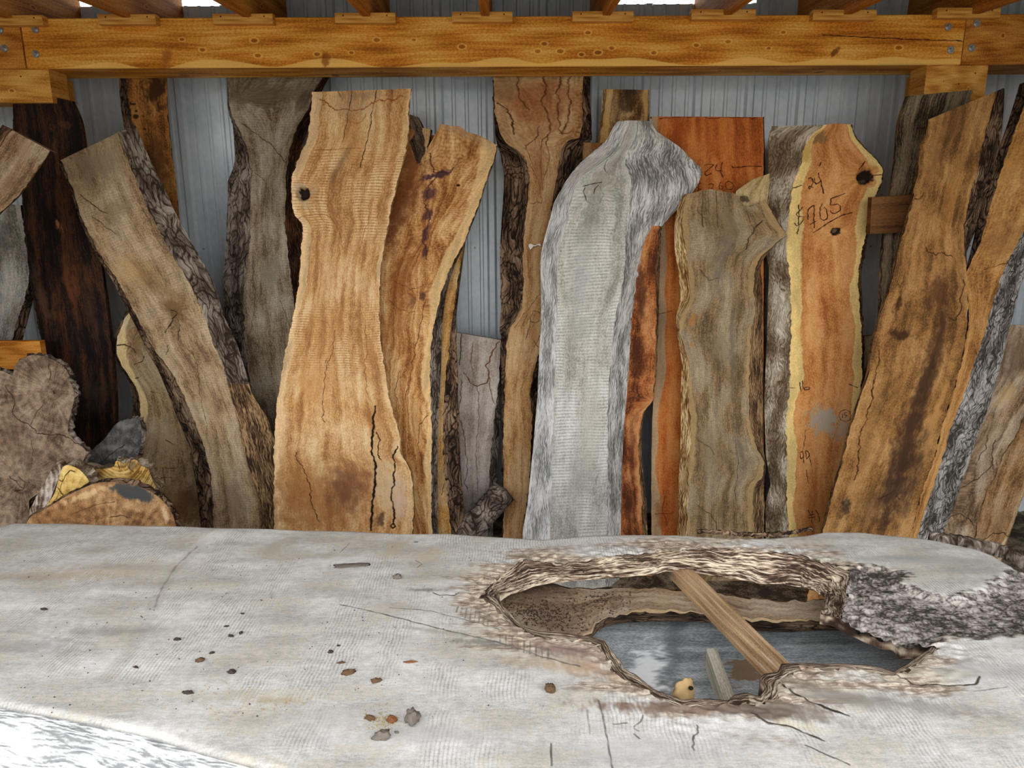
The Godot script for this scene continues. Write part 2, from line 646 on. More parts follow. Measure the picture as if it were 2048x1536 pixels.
func paint_bark(j: Dictionary, noise: FastNoiseLite) -> void:
	var look: Dictionary = j.look
	var w: int = j.w
	var h: int = j.h
	var dark := c255(look.dark)
	var base := c255(look.base)
	var light := c255(look.light)
	var plates: float = look.plates
	var px: float = look.px            # plate frequency across
	var py: float = look.py
	var streaks: float = look.streaks
	var warp := 8.0 if plates > 0.0 else 4.0
	var cell := FastNoiseLite.new()
	cell.noise_type = FastNoiseLite.TYPE_CELLULAR
	cell.cellular_return_type = FastNoiseLite.RETURN_DISTANCE2_SUB
	cell.fractal_type = FastNoiseLite.FRACTAL_NONE
	cell.frequency = 0.01
	cell.seed = j.seed
	var lichen := c255(look.get("lichen", look.light))
	var lichen_most: float = look.get("lichens", 0.0)
	var buf := PackedByteArray()
	buf.resize(w * h * 3)
	var at := 0
	var rough: int = j.seed
	for y in h:
		for x in w:
			var X := float(x)
			var Y := float(y)
			var wx := warp * noise.get_noise_2d(X * 2.2, Y * 1.1)
			var wy := 1.8 * warp * noise.get_noise_2d(X * 2.0 + 300.0, Y * 1.0)
			var s := noise.get_noise_2d((X + wx) * 22.0, (Y + wy) * 1.7)
			var s2 := noise.get_noise_2d((X + wx) * 50.0, (Y + wy) * 6.0 + 50.0)
			var n3 := noise.get_noise_2d(X * 1.5 + 900.0, Y * 0.9)
			var t := 0.5 + streaks * (s * 0.55 + s2 * 0.5) + n3 * 0.35
			if plates > 0.0:
				var e := cell.get_noise_2d((X + wx) * px, (Y + wy) * py) + 1.0
				var e2 := cell.get_noise_2d((X + wx) * px * 2.3 + 800.0, (Y + wy) * py * 2.3) + 1.0
				t += plates * (smoothstep(0.0, 0.28, e) * 0.8 - 0.62 + (smoothstep(0.0, 0.35, e2) - 0.75) * 0.4)
			rough = (rough * 1103515245 + 12345) & 0x7fffffff
			t += (rough / 2147483647.0 - 0.5) * 0.22
			var c := dark.lerp(base, clampf(t * 2.0, 0.0, 1.0)) if t < 0.5 else base.lerp(light, clampf(t * 2.0 - 1.0, 0.0, 1.0))
			if lichen_most > 0.0:
				c = c.lerp(lichen * (0.6 + 0.6 * t), smoothstep(0.05, 0.4, n3 + 0.7 * s2 + 0.3 * s) * lichen_most)
			buf[at] = clampi(int(c.x), 0, 255)
			buf[at + 1] = clampi(int(c.y), 0, 255)
			buf[at + 2] = clampi(int(c.z), 0, 255)
			at += 3
	j.img = Image.create_from_data(w, h, false, Image.FORMAT_RGB8, buf)


func paint_beam(j: Dictionary, noise: FastNoiseLite) -> void:    # planed softwood: grain along x, knots, a pale wavy lower edge
	var look: Dictionary = j.look
	var w: int = j.w
	var h: int = j.h
	var dark := c255(look.dark)
	var base := c255(look.base)
	var light := c255(look.light)
	var lower: float = look.get("lower", 0.0)
	var knots: Array = look.get("knots", [])     # [u, v, radius px]
	var buf := PackedByteArray()
	buf.resize(w * h * 3)
	var at := 0
	var rough: int = j.seed
	for y in h:
		for x in w:
			var X := float(x)
			var Y := float(y)
			var g := Y + 4.0 * noise.get_noise_2d(X * 0.3, Y * 0.4)
			var kk := 0.0
			var ring := 0.0
			for q: Array in knots:
				var dx: float = X - q[0] * w
				if absf(dx) > q[2] * 7.0:
					continue
				var dy: float = Y - q[1] * h
				var r: float = q[2]
				var d := sqrt(dx * dx * 0.55 + dy * dy) / r
				if d < 6.0:
					g += r * 1.1 * (dy / r) / (0.3 + d * d) * exp(-d * 0.3)
				if d < 2.0:
					kk = maxf(kk, smoothstep(1.15, 0.8, d))
					ring = maxf(ring, smoothstep(1.9, 1.45, d) * smoothstep(0.9, 1.2, d))
			var n1 := noise.get_noise_2d(X * 0.9, g * 22.0)
			var n2 := noise.get_noise_2d(X * 0.3, g * 5.0 + 700.0)
			var n3 := noise.get_noise_2d(X * 0.5 + 300.0, Y * 1.5)
			var fg := sin(g * 0.42 + 2.0 * n2)
			rough = (rough * 1103515245 + 12345) & 0x7fffffff
			var t := 0.5 + n1 * 0.13 + n2 * 0.14 + n3 * 0.28 + fg * 0.05 + 0.14 * noise.get_noise_2d(X * 12.0, Y * 14.0) + (rough / 2147483647.0 - 0.5) * 0.12
			t += 0.05 * sin(X * 0.55 + n3 * 3.0) * maxf(noise.get_noise_2d(X * 0.7 + 40.0, Y), 0.0)
			var c := dark.lerp(base, clampf(t * 2.0, 0.0, 1.0)) if t < 0.5 else base.lerp(light, clampf(t * 2.0 - 1.0, 0.0, 1.0))
			if lower > 0.0:
				var edge := h * (1.0 - lower * (0.9 + 1.6 * noise.get_noise_2d(X * 0.42, 55.0)))
				c = c.lerp(light * (0.95 + 0.1 * t), smoothstep(edge - 1.5, edge + 1.5, Y))
			c = c.lerp(light * 1.03, ring * 0.65)
			c = c.lerp(dark * (0.75 + 0.4 * t), kk * 0.7)
			buf[at] = clampi(int(c.x), 0, 255)
			buf[at + 1] = clampi(int(c.y), 0, 255)
			buf[at + 2] = clampi(int(c.z), 0, 255)
			at += 3
	overlays(j, buf, noise, func(p: Vector2) -> Vector2: return p * Vector2(w, h), Vector2(1, 1))
	j.img = Image.create_from_data(w, h, false, Image.FORMAT_RGB8, buf)


func paint_plain(j: Dictionary, noise: FastNoiseLite) -> void:   # dirt, metal: blotches at several sizes
	var look: Dictionary = j.look
	var w: int = j.w
	var h: int = j.h
	var dark := c255(look.dark)
	var base := c255(look.base)
	var light := c255(look.light)
	var fx: float = look.get("fx", 1.0)
	var fy: float = look.get("fy", 1.0)
	var amount: float = look.get("amount", 1.0)
	var buf := PackedByteArray()
	buf.resize(w * h * 3)
	var at := 0
	var rough: int = j.seed
	for y in h:
		for x in w:
			var X := x * fx
			var Y := y * fy
			var t := 0.0
			t += noise.get_noise_2d(X * 1.3, Y * 1.3) * 0.5 + noise.get_noise_2d(X * 5.0, Y * 5.0 + 90.0) * 0.35 + noise.get_noise_2d(X * 20.0 + 77.0, Y * 20.0) * 0.3
			rough = (rough * 1103515245 + 12345) & 0x7fffffff
			t = 0.5 + amount * (t + (rough / 2147483647.0 - 0.5) * 0.3)
			var c := dark.lerp(base, clampf(t * 2.0, 0.0, 1.0)) if t < 0.5 else base.lerp(light, clampf(t * 2.0 - 1.0, 0.0, 1.0))
			buf[at] = clampi(int(c.x), 0, 255)
			buf[at + 1] = clampi(int(c.y), 0, 255)
			buf[at + 2] = clampi(int(c.z), 0, 255)
			at += 3
	j.img = Image.create_from_data(w, h, false, Image.FORMAT_RGB8, buf)


func finish_painting() -> void:
	var group := WorkerThreadPool.add_group_task(paint, jobs.size(), -1, true)
	WorkerThreadPool.wait_for_group_task_completion(group)
	for j in jobs:
		var t := ImageTexture.create_from_image(j.img)
		var m: StandardMaterial3D = j.mat
		m.albedo_texture = t
		m.texture_filter = BaseMaterial3D.TEXTURE_FILTER_LINEAR_WITH_MIPMAPS_ANISOTROPIC
		var relief: float = m.get_meta("relief", 0.0)
		if relief > 0.0:
			m.heightmap_enabled = true
			m.heightmap_texture = t
			m.heightmap_scale = relief


func paint_job(kind: String, w: int, h: int, look: Dictionary, mat: StandardMaterial3D) -> StandardMaterial3D:
	jobs.append({"kind": kind, "w": w, "h": h, "look": look, "mat": mat, "seed": jobs.size() * 13 + 5})
	return mat


# ---------------------------------------------------------------- the big hollow slab in front
const BX0 := -2.0
const BX1 := 2.0
const BZ0 := -2.42
const BZ1 := -0.92
const BSTEP := 0.0075
var bw := int((BX1 - BX0) / BSTEP) + 1
var bh := int((BZ1 - BZ0) / BSTEP) + 1
var sd_hole := PackedFloat32Array()
var sd_rim := PackedFloat32Array()
var sd_bark := PackedFloat32Array()
var sd_edge := PackedFloat32Array()
var drop_at := PackedFloat32Array()


func plan(px: float, py: float, lower := 0.0) -> Vector2:
	var p := at_y(px, py, SLAB_TOP - lower)
	return Vector2(p.x, p.z)


func outline(list: Array) -> PackedVector2Array:
	var o := PackedVector2Array()
	for i in range(0, list.size(), 2):
		o.append(plan(list[i], list[i + 1]))
	return o


func distances(poly: PackedVector2Array, margin: float, drops := PackedFloat32Array()) -> PackedFloat32Array:   # positive outside
	var out := PackedFloat32Array()
	out.resize(bw * bh)
	out.fill(margin)
	var lo := poly[0]
	var hi := poly[0]
	for p in poly:
		lo = lo.min(p)
		hi = hi.max(p)
	var i0 := clampi(int((lo.x - margin - BX0) / BSTEP), 0, bw)
	var i1 := clampi(int((hi.x + margin - BX0) / BSTEP) + 2, 0, bw)
	var k0 := clampi(int((lo.y - margin - BZ0) / BSTEP), 0, bh)
	var k1 := clampi(int((hi.y + margin - BZ0) / BSTEP) + 2, 0, bh)
	var n := poly.size()
	for k in range(k0, k1):
		var z := BZ0 + k * BSTEP
		for i in range(i0, i1):
			var x := BX0 + i * BSTEP
			var best := 1e9
			var inside := false
			var drop := 0.0
			var ax := poly[n - 1].x
			var az := poly[n - 1].y
			for e in n:
				var bx := poly[e].x
				var bz := poly[e].y
				var ex := bx - ax
				var ez := bz - az
				var t := clampf(((x - ax) * ex + (z - az) * ez) / (ex * ex + ez * ez + 1e-12), 0.0, 1.0)
				var dx := x - ax - t * ex
				var dz := z - az - t * ez
				var d := dx * dx + dz * dz
				if d < best:
					best = d
					if drops:
						drop = lerpf(drops[(e + n - 1) % n], drops[e], t)
				if (az > z) != (bz > z) and x < ax + (z - az) * ex / (bz - az):
					inside = not inside
				ax = bx
				az = bz
			best = sqrt(best)
			out[k * bw + i] = -best if inside else best
			if drops:
				drop_at[k * bw + i] = drop
	return out


func sample(f: PackedFloat32Array, x: float, z: float) -> float:
	var gx := clampf((x - BX0) / BSTEP, 0.0, bw - 1.001)
	var gz := clampf((z - BZ0) / BSTEP, 0.0, bh - 1.001)
	var i := int(gx)
	var k := int(gz)
	var a := gx - i
	var b := gz - k
	var o := k * bw + i
	return (f[o] * (1.0 - a) + f[o + 1] * a) * (1.0 - b) + (f[o + bw] * (1.0 - a) + f[o + bw + 1] * a) * b


func big_slab() -> void:
	var t := 0.078
	var root := thing("hollow_slab", "huge bleached grey slab lying in front with a rotted hollow through it", "wood slab", Transform3D(Basis(), Vector3(0, SLAB_TOP - t, -1.6)))
	var edge := outline([30, 1040, 150, 1041, 350, 1046, 560, 1052, 690, 1056, 800, 1061, 900, 1061, 1000, 1068, 1080, 1072, 1150, 1067, 1250, 1063, 1350, 1063, 1450, 1068, 1540, 1070, 1600, 1065, 1640, 1057, 1720, 1058, 1850, 1072, 1881, 1077, 1952, 1092, 1998, 1108, 2030, 1128, 2100, 1155, 2230, 1210, 2300, 1330, 2250, 1500, 1950, 1640, 1500, 1690, 1000, 1680, 700, 1600, 480, 1536, 400, 1515, 290, 1480, 180, 1455, 60, 1432, 0, 1422, -200, 1385, -330, 1300, -260, 1160, -80, 1075])
	var rim := outline([960, 1190, 985, 1165, 1012, 1142, 1045, 1119, 1084, 1121, 1121, 1129, 1137, 1122, 1195, 1115, 1244, 1108, 1293, 1105, 1332, 1100, 1361, 1098, 1425, 1096, 1482, 1096, 1534, 1100, 1599, 1109, 1650, 1123, 1700, 1140, 1692, 1190, 1684, 1224, 1715, 1246, 1764, 1266, 1806, 1281, 1868, 1284, 1878, 1292, 1864, 1306, 1838, 1322, 1790, 1350, 1741, 1340, 1694, 1335, 1600, 1335, 1568, 1352, 1560, 1385, 1525, 1405, 1467, 1401, 1430, 1408, 1365, 1411, 1313, 1391, 1265, 1364, 1232, 1347, 1213, 1312, 1193, 1285, 1137, 1277, 1078, 1272, 1031, 1251, 1008, 1234, 990, 1214])
	var hole_list := [985, 1190, 2.0, 1000, 1185, 5.0, 1039, 1179, 7.8, 1068, 1167, 7.8, 1094, 1162, 7.8, 1137, 1157, 7.8, 1186, 1153, 7.8, 1234, 1150, 7.8, 1273, 1146, 7.8, 1305, 1144, 7.8, 1332, 1137, 7.8, 1391, 1139, 7.8, 1443, 1150, 7.8, 1500, 1156, 7.8, 1521, 1162, 7.8, 1560, 1162, 7.8, 1599, 1168, 7.8, 1633, 1177, 7.0, 1649, 1186, 6.0, 1646, 1216, 5.0, 1641, 1229, 5.0, 1668, 1229, 4.5, 1705, 1251, 4.5, 1741, 1263, 4.0, 1764, 1272, 4.0, 1788, 1274, 4.0, 1806, 1286, 3.0, 1823, 1284, 3.0, 1865, 1287, 2.0, 1855, 1300, 1.2, 1834, 1314, 1.2, 1788, 1342, 0.8, 1741, 1331, 1.2, 1694, 1327, 1.2, 1647, 1327, 1.5, 1600, 1326, 1.5, 1562, 1328, 1.5, 1556, 1344, 2.0, 1534, 1348, 2.5, 1519, 1357, 2.5, 1530, 1376, 2.5, 1521, 1394, 2.5, 1490, 1386, 2.0, 1467, 1391, 2.0, 1456, 1401, 2.0, 1430, 1398, 2.0, 1386, 1396, 2.0, 1365, 1401, 2.0, 1347, 1391, 2.0, 1313, 1380, 2.0, 1295, 1368, 2.0, 1273, 1351, 2.0, 1246, 1337, 2.0, 1244, 1324, 2.0, 1225, 1304, 2.0, 1211, 1281, 2.0, 1195, 1275, 1.5, 1137, 1267, 1.5, 1078, 1263, 1.5, 1045, 1253, 1.5, 1031, 1238, 1.5, 1020, 1226, 1.5, 1006, 1212, 1.5, 998, 1198, 1.5]
	var hole := PackedVector2Array()
	var drops := PackedFloat32Array()
	for i in range(0, hole_list.size(), 3):
		hole.append(plan(hole_list[i], hole_list[i + 1], hole_list[i + 2] * 0.01))
		drops.append(hole_list[i + 2] * 0.01)
	var bark := outline([1649, 1180, 1690, 1152, 1720, 1128, 1745, 1131, 1776, 1134, 1806, 1143, 1820, 1152, 1780, 1157, 1823, 1171, 1853, 1181, 1881, 1190, 1916, 1192, 1940, 1185, 1970, 1174, 1984, 1166, 2012, 1143, 2026, 1132, 2120, 1160, 2230, 1215, 2230, 1290, 2048, 1268, 1990, 1272, 1940, 1276, 1890, 1268, 1866, 1288, 1806, 1290, 1764, 1278, 1705, 1258, 1642, 1232])
	drop_at.resize(bw * bh)
	sd_hole = distances(hole, 0.22, drops)
	sd_rim = distances(rim, 0.22)
	sd_bark = distances(bark, 0.22)
	sd_edge = distances(edge, 0.3)
	# heights
	var hgt := PackedFloat32Array()
	hgt.resize(bw * bh)
	var keep := PackedFloat32Array()
	keep.resize(bw * bh)
	for k in bh:
		for i in bw:
			var o := k * bw + i
			var x := BX0 + i * BSTEP
			var z := BZ0 + k * BSTEP
			var h := 0.0015 * rough_noise.get_noise_2d(x * 350.0, z * 900.0)
			var fibre := rough_noise.get_noise_2d(x * 1800.0, z * 6000.0)
			var fine := rough_noise.get_noise_2d(x * 5000.0 + 70.0, z * 9000.0)
			var torn := 0.006 * rough_noise.get_noise_2d(x * 3200.0, z * 3200.0) + 0.004 * fine
			var a := -sd_rim[o]
			if a > -0.11 and sd_hole[o] < 0.16:
				var w := clampf(1.0 + a / 0.11, 0.0, 1.0)
				h -= 0.004 * w * w
				h += (0.0045 * fibre + 0.0022 * fine) * w
			if sd_bark[o] < 0.006:
				var w := smoothstep(0.006, -0.03, sd_bark[o] + 0.006 * fibre)
				var c := plate_noise.get_noise_2d(x * 1700.0 + z * 900.0, z * 3200.0) + 1.0
				h -= w * (0.017 - 0.006 * c - 0.0016 * fibre - 0.0008 * fine)
			h -= 0.02 * smoothstep(0.03, 0.0, -sd_edge[o])
			hgt[o] = h
			keep[o] = minf(sd_rim[o] + torn, -sd_edge[o] + 0.3 * torn)
	# surface, cut along the outline and along the hollow
	var bld := Build.new()
	var index := PackedInt32Array()
	index.resize(bw * bh)
	index.fill(-1)
	var skirt_p := PackedVector3Array()
	for k in bh:
		for i in bw:
			var o := k * bw + i
			if keep[o] > 0.0:
				var x := BX0 + i * BSTEP
				var z := BZ0 + k * BSTEP
				var hx := hgt[o + (1 if i < bw - 1 else 0)] - hgt[o - (1 if i > 0 else 0)]
				var hz := hgt[o + (bw if k < bh - 1 else 0)] - hgt[o - (bw if k > 0 else 0)]
				index[o] = bld.v.size()
				bld.v.append(Vector3(x, hgt[o] + t, z + 1.6))
				bld.n.append(Vector3(-hx / (2.0 * BSTEP), 1.0, -hz / (2.0 * BSTEP)).normalized())
				bld.uv.append(Vector2((x - BX0) / (BX1 - BX0), (z - BZ0) / (BZ1 - BZ0)))
	for k in bh - 1:
		for i in bw - 1:
			var cs := [k * bw + i, k * bw + i + 1, (k + 1) * bw + i + 1, (k + 1) * bw + i]
			var n_in := 0
			for o: int in cs:
				if keep[o] > 0.0:
					n_in += 1
			if n_in == 0:
				continue
			if n_in == 4:
				bld.idx.append_array(PackedInt32Array([index[cs[0]], index[cs[1]], index[cs[2]], index[cs[0]], index[cs[2]], index[cs[3]]]))
				continue
			var poly := PackedInt32Array()
			var cut := []
			for e in 4:
				var o: int = cs[e]
				var q: int = cs[(e + 1) % 4]
				if keep[o] > 0.0:
					poly.append(index[o])
				if (keep[o] > 0.0) != (keep[q] > 0.0):
					var f := keep[o] / (keep[o] - keep[q])
					var x := BX0 + BSTEP * lerpf(o % bw, q % bw, f)
					var z := BZ0 + BSTEP * lerpf(o / bw, q / bw, f)
					var hi: int = o if keep[o] > 0.0 else q
					poly.append(bld.v.size())
					var p := Vector3(x, lerpf(hgt[o], hgt[q], f) + t, z + 1.6)
					cut.append(p)
					bld.v.append(p)
					bld.n.append(bld.n[index[hi]])
					bld.uv.append(Vector2((x - BX0) / (BX1 - BX0), (z - BZ0) / (BZ1 - BZ0)))
			for e in range(1, poly.size() - 1):
				bld.idx.append_array(PackedInt32Array([poly[0], poly[e], poly[e + 1]]))
			if cut.size() == 2 and sd_edge[cs[0]] > -0.03:
				skirt_p.append(cut[0])
				skirt_p.append(cut[1])
	for e in range(0, skirt_p.size(), 2):
		var a := skirt_p[e]
		var c := skirt_p[e + 1]
		var a2 := Vector3(a.x, minf(0.0, a.y - 0.004), a.z)
		var c2 := Vector3(c.x, minf(0.0, c.y - 0.004), c.z)
		bld.quad(a, c, c2, a2, Vector2((a.x - BX0) / (BX1 - BX0), (a.z - 1.6 - BZ0) / (BZ1 - BZ0)), Vector2((c.x - BX0) / (BX1 - BX0), (c.z - 1.6 - BZ0) / (BZ1 - BZ0)), Vector2((c.x - BX0) / (BX1 - BX0), (c.z - 1.6 - BZ0 + 0.03) / (BZ1 - BZ0)), Vector2((a.x - BX0) / (BX1 - BX0), (a.z - 1.6 - BZ0 + 0.03) / (BZ1 - BZ0)))
	var mat := textured(0.22, 0.8)
	part("board", bld.mesh(mat), root)
	var look := {
		# radii in metres
		"stains_and_light": [[1400, 1414, 0.30, 0.03, 2, "7a6353", 0.85, 0.3], [1180, 1335, 0.12, 0.05, 20, "9c8068", 0.7, 0.2], [1120, 1295, 0.14, 0.04, 12, "8f7468", 0.7, 0.2], [1600, 1365, 0.12, 0.03, 20, "857869", 0.7, 0.2], [1550, 1420, 0.08, 0.03, 0, "6f5d50", 0.8, 0.3], [845, 1180, 0.075, 0.016, 0, "7d7a74", 0.75, 0.2], [960, 1285, 0.13, 0.022, 12, "6f6a63", 0.6, 0.1], [880, 1262, 0.12, 0.016, 12, "8d8577", 0.5, 0.1], [110, 1150, 0.35, 0.05, 0, "a99a80", 0.55, 0.1], [250, 1135, 0.28, 0.08, 0, "b3a68e", 0.45, 0.1], [60, 1290, 0.22, 0.05, 0, "8d8a86", 0.45, 0.1], [230, 1260, 0.25, 0.035, 0, "8b867f", 0.4, 0.1],
			[560, 1400, 0.09, 0.02, 0, "9b8a6a", 0.55, 0.1], [500, 1390, 0.2, 0.035, 0, "b0a690", 0.5, 0.1], [630, 1110, 0.2, 0.03, 0, "b3a78f", 0.4, 0.1], [790, 1095, 0.05, 0.12, 20, "b5a88f", 0.6, 0.2], [860, 1110, 0.04, 0.1, 20, "b5a88f", 0.5, 0.2], [560, 1090, 0.05, 0.12, 25, "aca38f", 0.6, 0.2], [420, 1080, 0.06, 0.14, 25, "e8e6e2", 0.5, 0.2],
			[850, 1470, 0.3, 0.05, 0, "a9a5a0", 0.5, 0.1], [680, 1440, 0.3, 0.06, 0, "aba59c", 0.45, 0.1], [1290, 1500, 0.3, 0.06, 0, "a5a29d", 0.5, 0.1], [1750, 1400, 0.35, 0.04, 12, "8a857c", 0.65, 0.1], [1600, 1420, 0.14, 0.03, 25, "7f766a", 0.75, 0.2], [1500, 1420, 0.16, 0.03, 10, "75665b", 0.8, 0.2], [1650, 1390, 0.2, 0.03, 20, "958d80", 0.6, 0.1], [1860, 1345, 0.14, 0.03, 0, "c9bfa6", 0.6, 0.2], [1960, 1340, 0.2, 0.06, 0, "a8a7a2", 0.5, 0.2], [1830, 1120, 0.4, 0.05, 0, "a6a69f", 0.6, 0.1], [1950, 1140, 0.15, 0.04, 0, "97978f", 0.6, 0.1], [1600, 1450, 0.1, 0.02, 20, "c7b892", 0.4, 0.1], [1110, 1330, 0.16, 0.035, 10, "a98f72", 0.6, 0.1], [1150, 1300, 0.1, 0.025, 10, "92796f", 0.7, 0.2], [1040, 1255, 0.07, 0.02, 20, "947f74", 0.6, 0.1], [1100, 1140, 0.14, 0.02, 0, "efe6d4", 0.6, 0.2]],
		"lines": [[0.0035, "5a554e", 0.55, 0.003, 679, 1208, 785, 1232, 860, 1252, 959, 1276, 1044, 1297, 1096, 1317, 1160, 1333], [0.0025, "6b655d", 0.5, 0.002, 780, 1215, 860, 1222, 930, 1240, 1000, 1258], [0.003, "4f4c48", 0.6, 0.001, 1102, 1485, 1103, 1533], [0.003, "55524d", 0.5, 0.002, 1196, 1400, 1205, 1427, 1215, 1480, 1226, 1540], [0.002, "77736d", 0.4, 0.002, 1175, 1420, 1180, 1470], [0.006, "332d27", 0.75, 0.004, 1560, 1366, 1573, 1374, 1610, 1396, 1648, 1415, 1700, 1432], [0.005, "453c33", 0.7, 0.004, 1503, 1425, 1535, 1444, 1583, 1452, 1650, 1482], [0.004, "40392f", 0.7, 0.003, 1788, 1345, 1834, 1368, 1916, 1370, 1952, 1368, 1958, 1352], [0.002, "6a655c", 0.6, 0.002, 1947, 1382, 2015, 1375], [0.0025, "4f4a42", 0.6, 0.003, 1610, 1490, 1700, 1530],
			[0.045, "8a8177", 0.07, 0.006, 405, 1085, 375, 1115, 340, 1150, 318, 1190, 300, 1230, 260, 1300, 200, 1370], [0.008, "7d7468", 0.25, 0.003, 395, 1092, 350, 1135, 322, 1180, 310, 1215], [0.016, "8a8278", 0.1, 0.008, 0, 1262, 90, 1272, 200, 1290], [0.003, "55504a", 0.7, 0.002, 866, 1186, 880, 1191, 910, 1190, 918, 1186], [0.004, "4a4640", 0.6, 0.012, 1391, 1450, 1392, 1470, 1388, 1500], [0.002, "57524b", 0.6, 0.006, 1285, 1430, 1275, 1445, 1270, 1455, 1278, 1462], [0.002, "57524b", 0.6, 0.006, 1225, 1446, 1255, 1443], [0.002, "3d3a36", 0.7, 0.002, 1268, 1468, 1280, 1478], [0.0025, "6e675d", 0.5, 0.004, 830, 1120, 845, 1128, 835, 1135], [0.002, "635d54", 0.5, 0.003, 700, 1085, 680, 1105]],
	}
	for c in 8:
		look.lines.append([0.0045, "78726a", 0.3, 0.001, 916 + c * 9, 1212 + c * 2, 912 + c * 9, 1232 + c * 4 - absi(c - 3) * 2])
	for c in 9:
		look.lines.append([0.004, "6d675f", 0.4, 0.001, 1000 + c * 12, 1268 + c * 3, 1000 + c * 12, 1288 + c * 4])
	for c in 22:      # torn splinters along the far rim
		var x := 1010.0 + c * 31.0 + rng.randf() * 20.0
		var y := 1128.0 - 24.0 * sin((c + 1) / 24.0 * PI) + rng.randf() * 14.0
		look.lines.append([0.0035 + rng.randf() * 0.004, "2f2822", 0.6, 0.004, x, y, x + 18.0 + rng.randf() * 22.0, y + rng.randf() * 3.0 - 1.0])
	paint_job("big", 2048, 768, look, mat)
	# the rotted wall of the hollow, from the sawn surface down to the opening
	var marks_rim := [Vector2(960, 1190), Vector2(1332, 1100), Vector2(1599, 1109), Vector2(1692, 1190), Vector2(1878, 1292), Vector2(1790, 1350), Vector2(1568, 1352), Vector2(1525, 1405), Vector2(1265, 1364), Vector2(1193, 1285), Vector2(1008, 1234)]
	var marks_hole := [Vector2(985, 1190), Vector2(1332, 1137), Vector2(1599, 1168), Vector2(1649, 1186), Vector2(1865, 1287), Vector2(1788, 1342), Vector2(1556, 1344), Vector2(1521, 1394), Vector2(1273, 1351), Vector2(1195, 1275), Vector2(1006, 1212)]
	var at_rim := PackedInt32Array()
	var at_hole := PackedInt32Array()
	for k in marks_rim.size():
		var best := 0
		for i in rim.size():
			if rim[i].distance_to(plan(marks_rim[k].x, marks_rim[k].y)) < rim[best].distance_to(plan(marks_rim[k].x, marks_rim[k].y)):
				best = i
		at_rim.append(best)
		best = 0
		for i in range(0, hole_list.size(), 3):
			if Vector2(hole_list[i], hole_list[i + 1]).distance_to(marks_hole[k]) < Vector2(hole_list[best * 3], hole_list[best * 3 + 1]).distance_to(marks_hole[k]):
				best = i / 3
		at_hole.append(best)
	at_rim.append(rim.size())
	at_hole.append(hole.size())
	var rim_d := PackedVector2Array()
	var hole_d := PackedVector2Array()
	var drop_d := PackedFloat32Array()
	for k in marks_rim.size():
		var length := 0.0
		for i in range(at_rim[k], at_rim[k + 1]):
			length += rim[i].distance_to(rim[(i + 1) % rim.size()])
		var n := maxi(3, int(length / 0.009))
		for s in n:
			var f := float(s) / n
			rim_d.append(along(rim, PackedFloat32Array(), at_rim[k], at_rim[k + 1], f)[0])
			var hd := along(hole, drops, at_hole[k], at_hole[k + 1], f)
			hole_d.append(hd[0])
			drop_d.append(hd[1])
	var wall_rows := []
	var wall_uv := []
	var count := rim_d.size()
	var rings := 14
	for e in rings + 2:
		var g := float(e) / rings
		var r := PackedVector3Array()
		var u := PackedVector2Array()
		var run := 0.0
		for ii in count + 1:
			var i := ii % count
			var tg := (rim_d[(i + 2) % count] - rim_d[(i + count - 2) % count]).normalized()
			var out := Vector2(tg.y, -tg.x)
			var deep := drop_d[i]
			var a := rim_d[i] + out * (0.014 if deep > 0.03 else 0.005)
			if ii > 0:
				run += rim_d[i].distance_to(rim_d[ii - 1])
			var y0 := t + sample(hgt, a.x, a.y) - 0.003
			var p := Vector3(lerpf(a.x, hole_d[i].x, minf(g, 1.0)), lerpf(y0, t - deep, minf(1.0, g) if deep < 0.03 else pow(minf(1.0, g), 1.2)), lerpf(a.y, hole_d[i].y, minf(g, 1.0)))
			var loop := Vector2(cos(TAU * ii / count), sin(TAU * ii / count)) * 260.0
			var layer := rough_noise.get_noise_3d(loop.x * 1.6, loop.y * 1.6, g * 420.0)
			var shred := rough_noise.get_noise_3d(loop.x * 5.0, loop.y * 5.0, g * 900.0 + 50.0)
			var fray := rough_noise.get_noise_3d(loop.x * 14.0, loop.y * 14.0, g * 300.0)
			var amp := sin(PI * clampf(g, 0.04, 0.96)) * 0.6 + 0.4 * minf(1.0, g * 4.0)
			var push := (0.011 * layer + 0.006 * shred + 0.003 * fray) * amp * clampf((deep - 0.012) / 0.03, 0.04, 1.0)
			p += Vector3(-out.x * push, push * 0.6, -out.y * push)
			if e == rings + 1:
				p = r_last(wall_rows, ii)
				p.y = minf(p.y - 0.01, 0.0)
			r.append(Vector3(p.x, p.y, p.z + (1.6 if e <= rings else 0.0)))
			u.append(Vector2(0.1 + g * 0.22, run / 2.4))
		wall_rows.append(r)
		wall_uv.append(u)
	var rot := Build.new()
	var flipped := []
	for e in wall_rows.size():
		var r: PackedVector3Array = wall_rows[e].duplicate()
		r.reverse()
		flipped.append(r)
	var flipped_uv := []
	for e in wall_uv.size():
		var u: PackedVector2Array = wall_uv[e].duplicate()
		u.reverse()
		flipped_uv.append(u)
	rot.grid(flipped, flipped_uv)
	part("rotted_rim", rot.mesh(barks[9]), root)
	# the untrimmed near edge: bare bleached wood that curves down
	var near := [-330, 1300, -200, 1385, 0, 1422, 60, 1432, 180, 1455, 290, 1480, 400, 1515, 480, 1536, 700, 1600, 1000, 1680, 1500, 1690, 1950, 1640, 2250, 1500]
	var np := outline(near)
	var rows := []
	var uvs := []
	var dense := PackedVector2Array()
	for i in np.size() - 1:
		var n := maxi(1, int(np[i].distance_to(np[i + 1]) / 0.012))
		for k in n:
			dense.append(np[i].lerp(np[i + 1], float(k) / n))
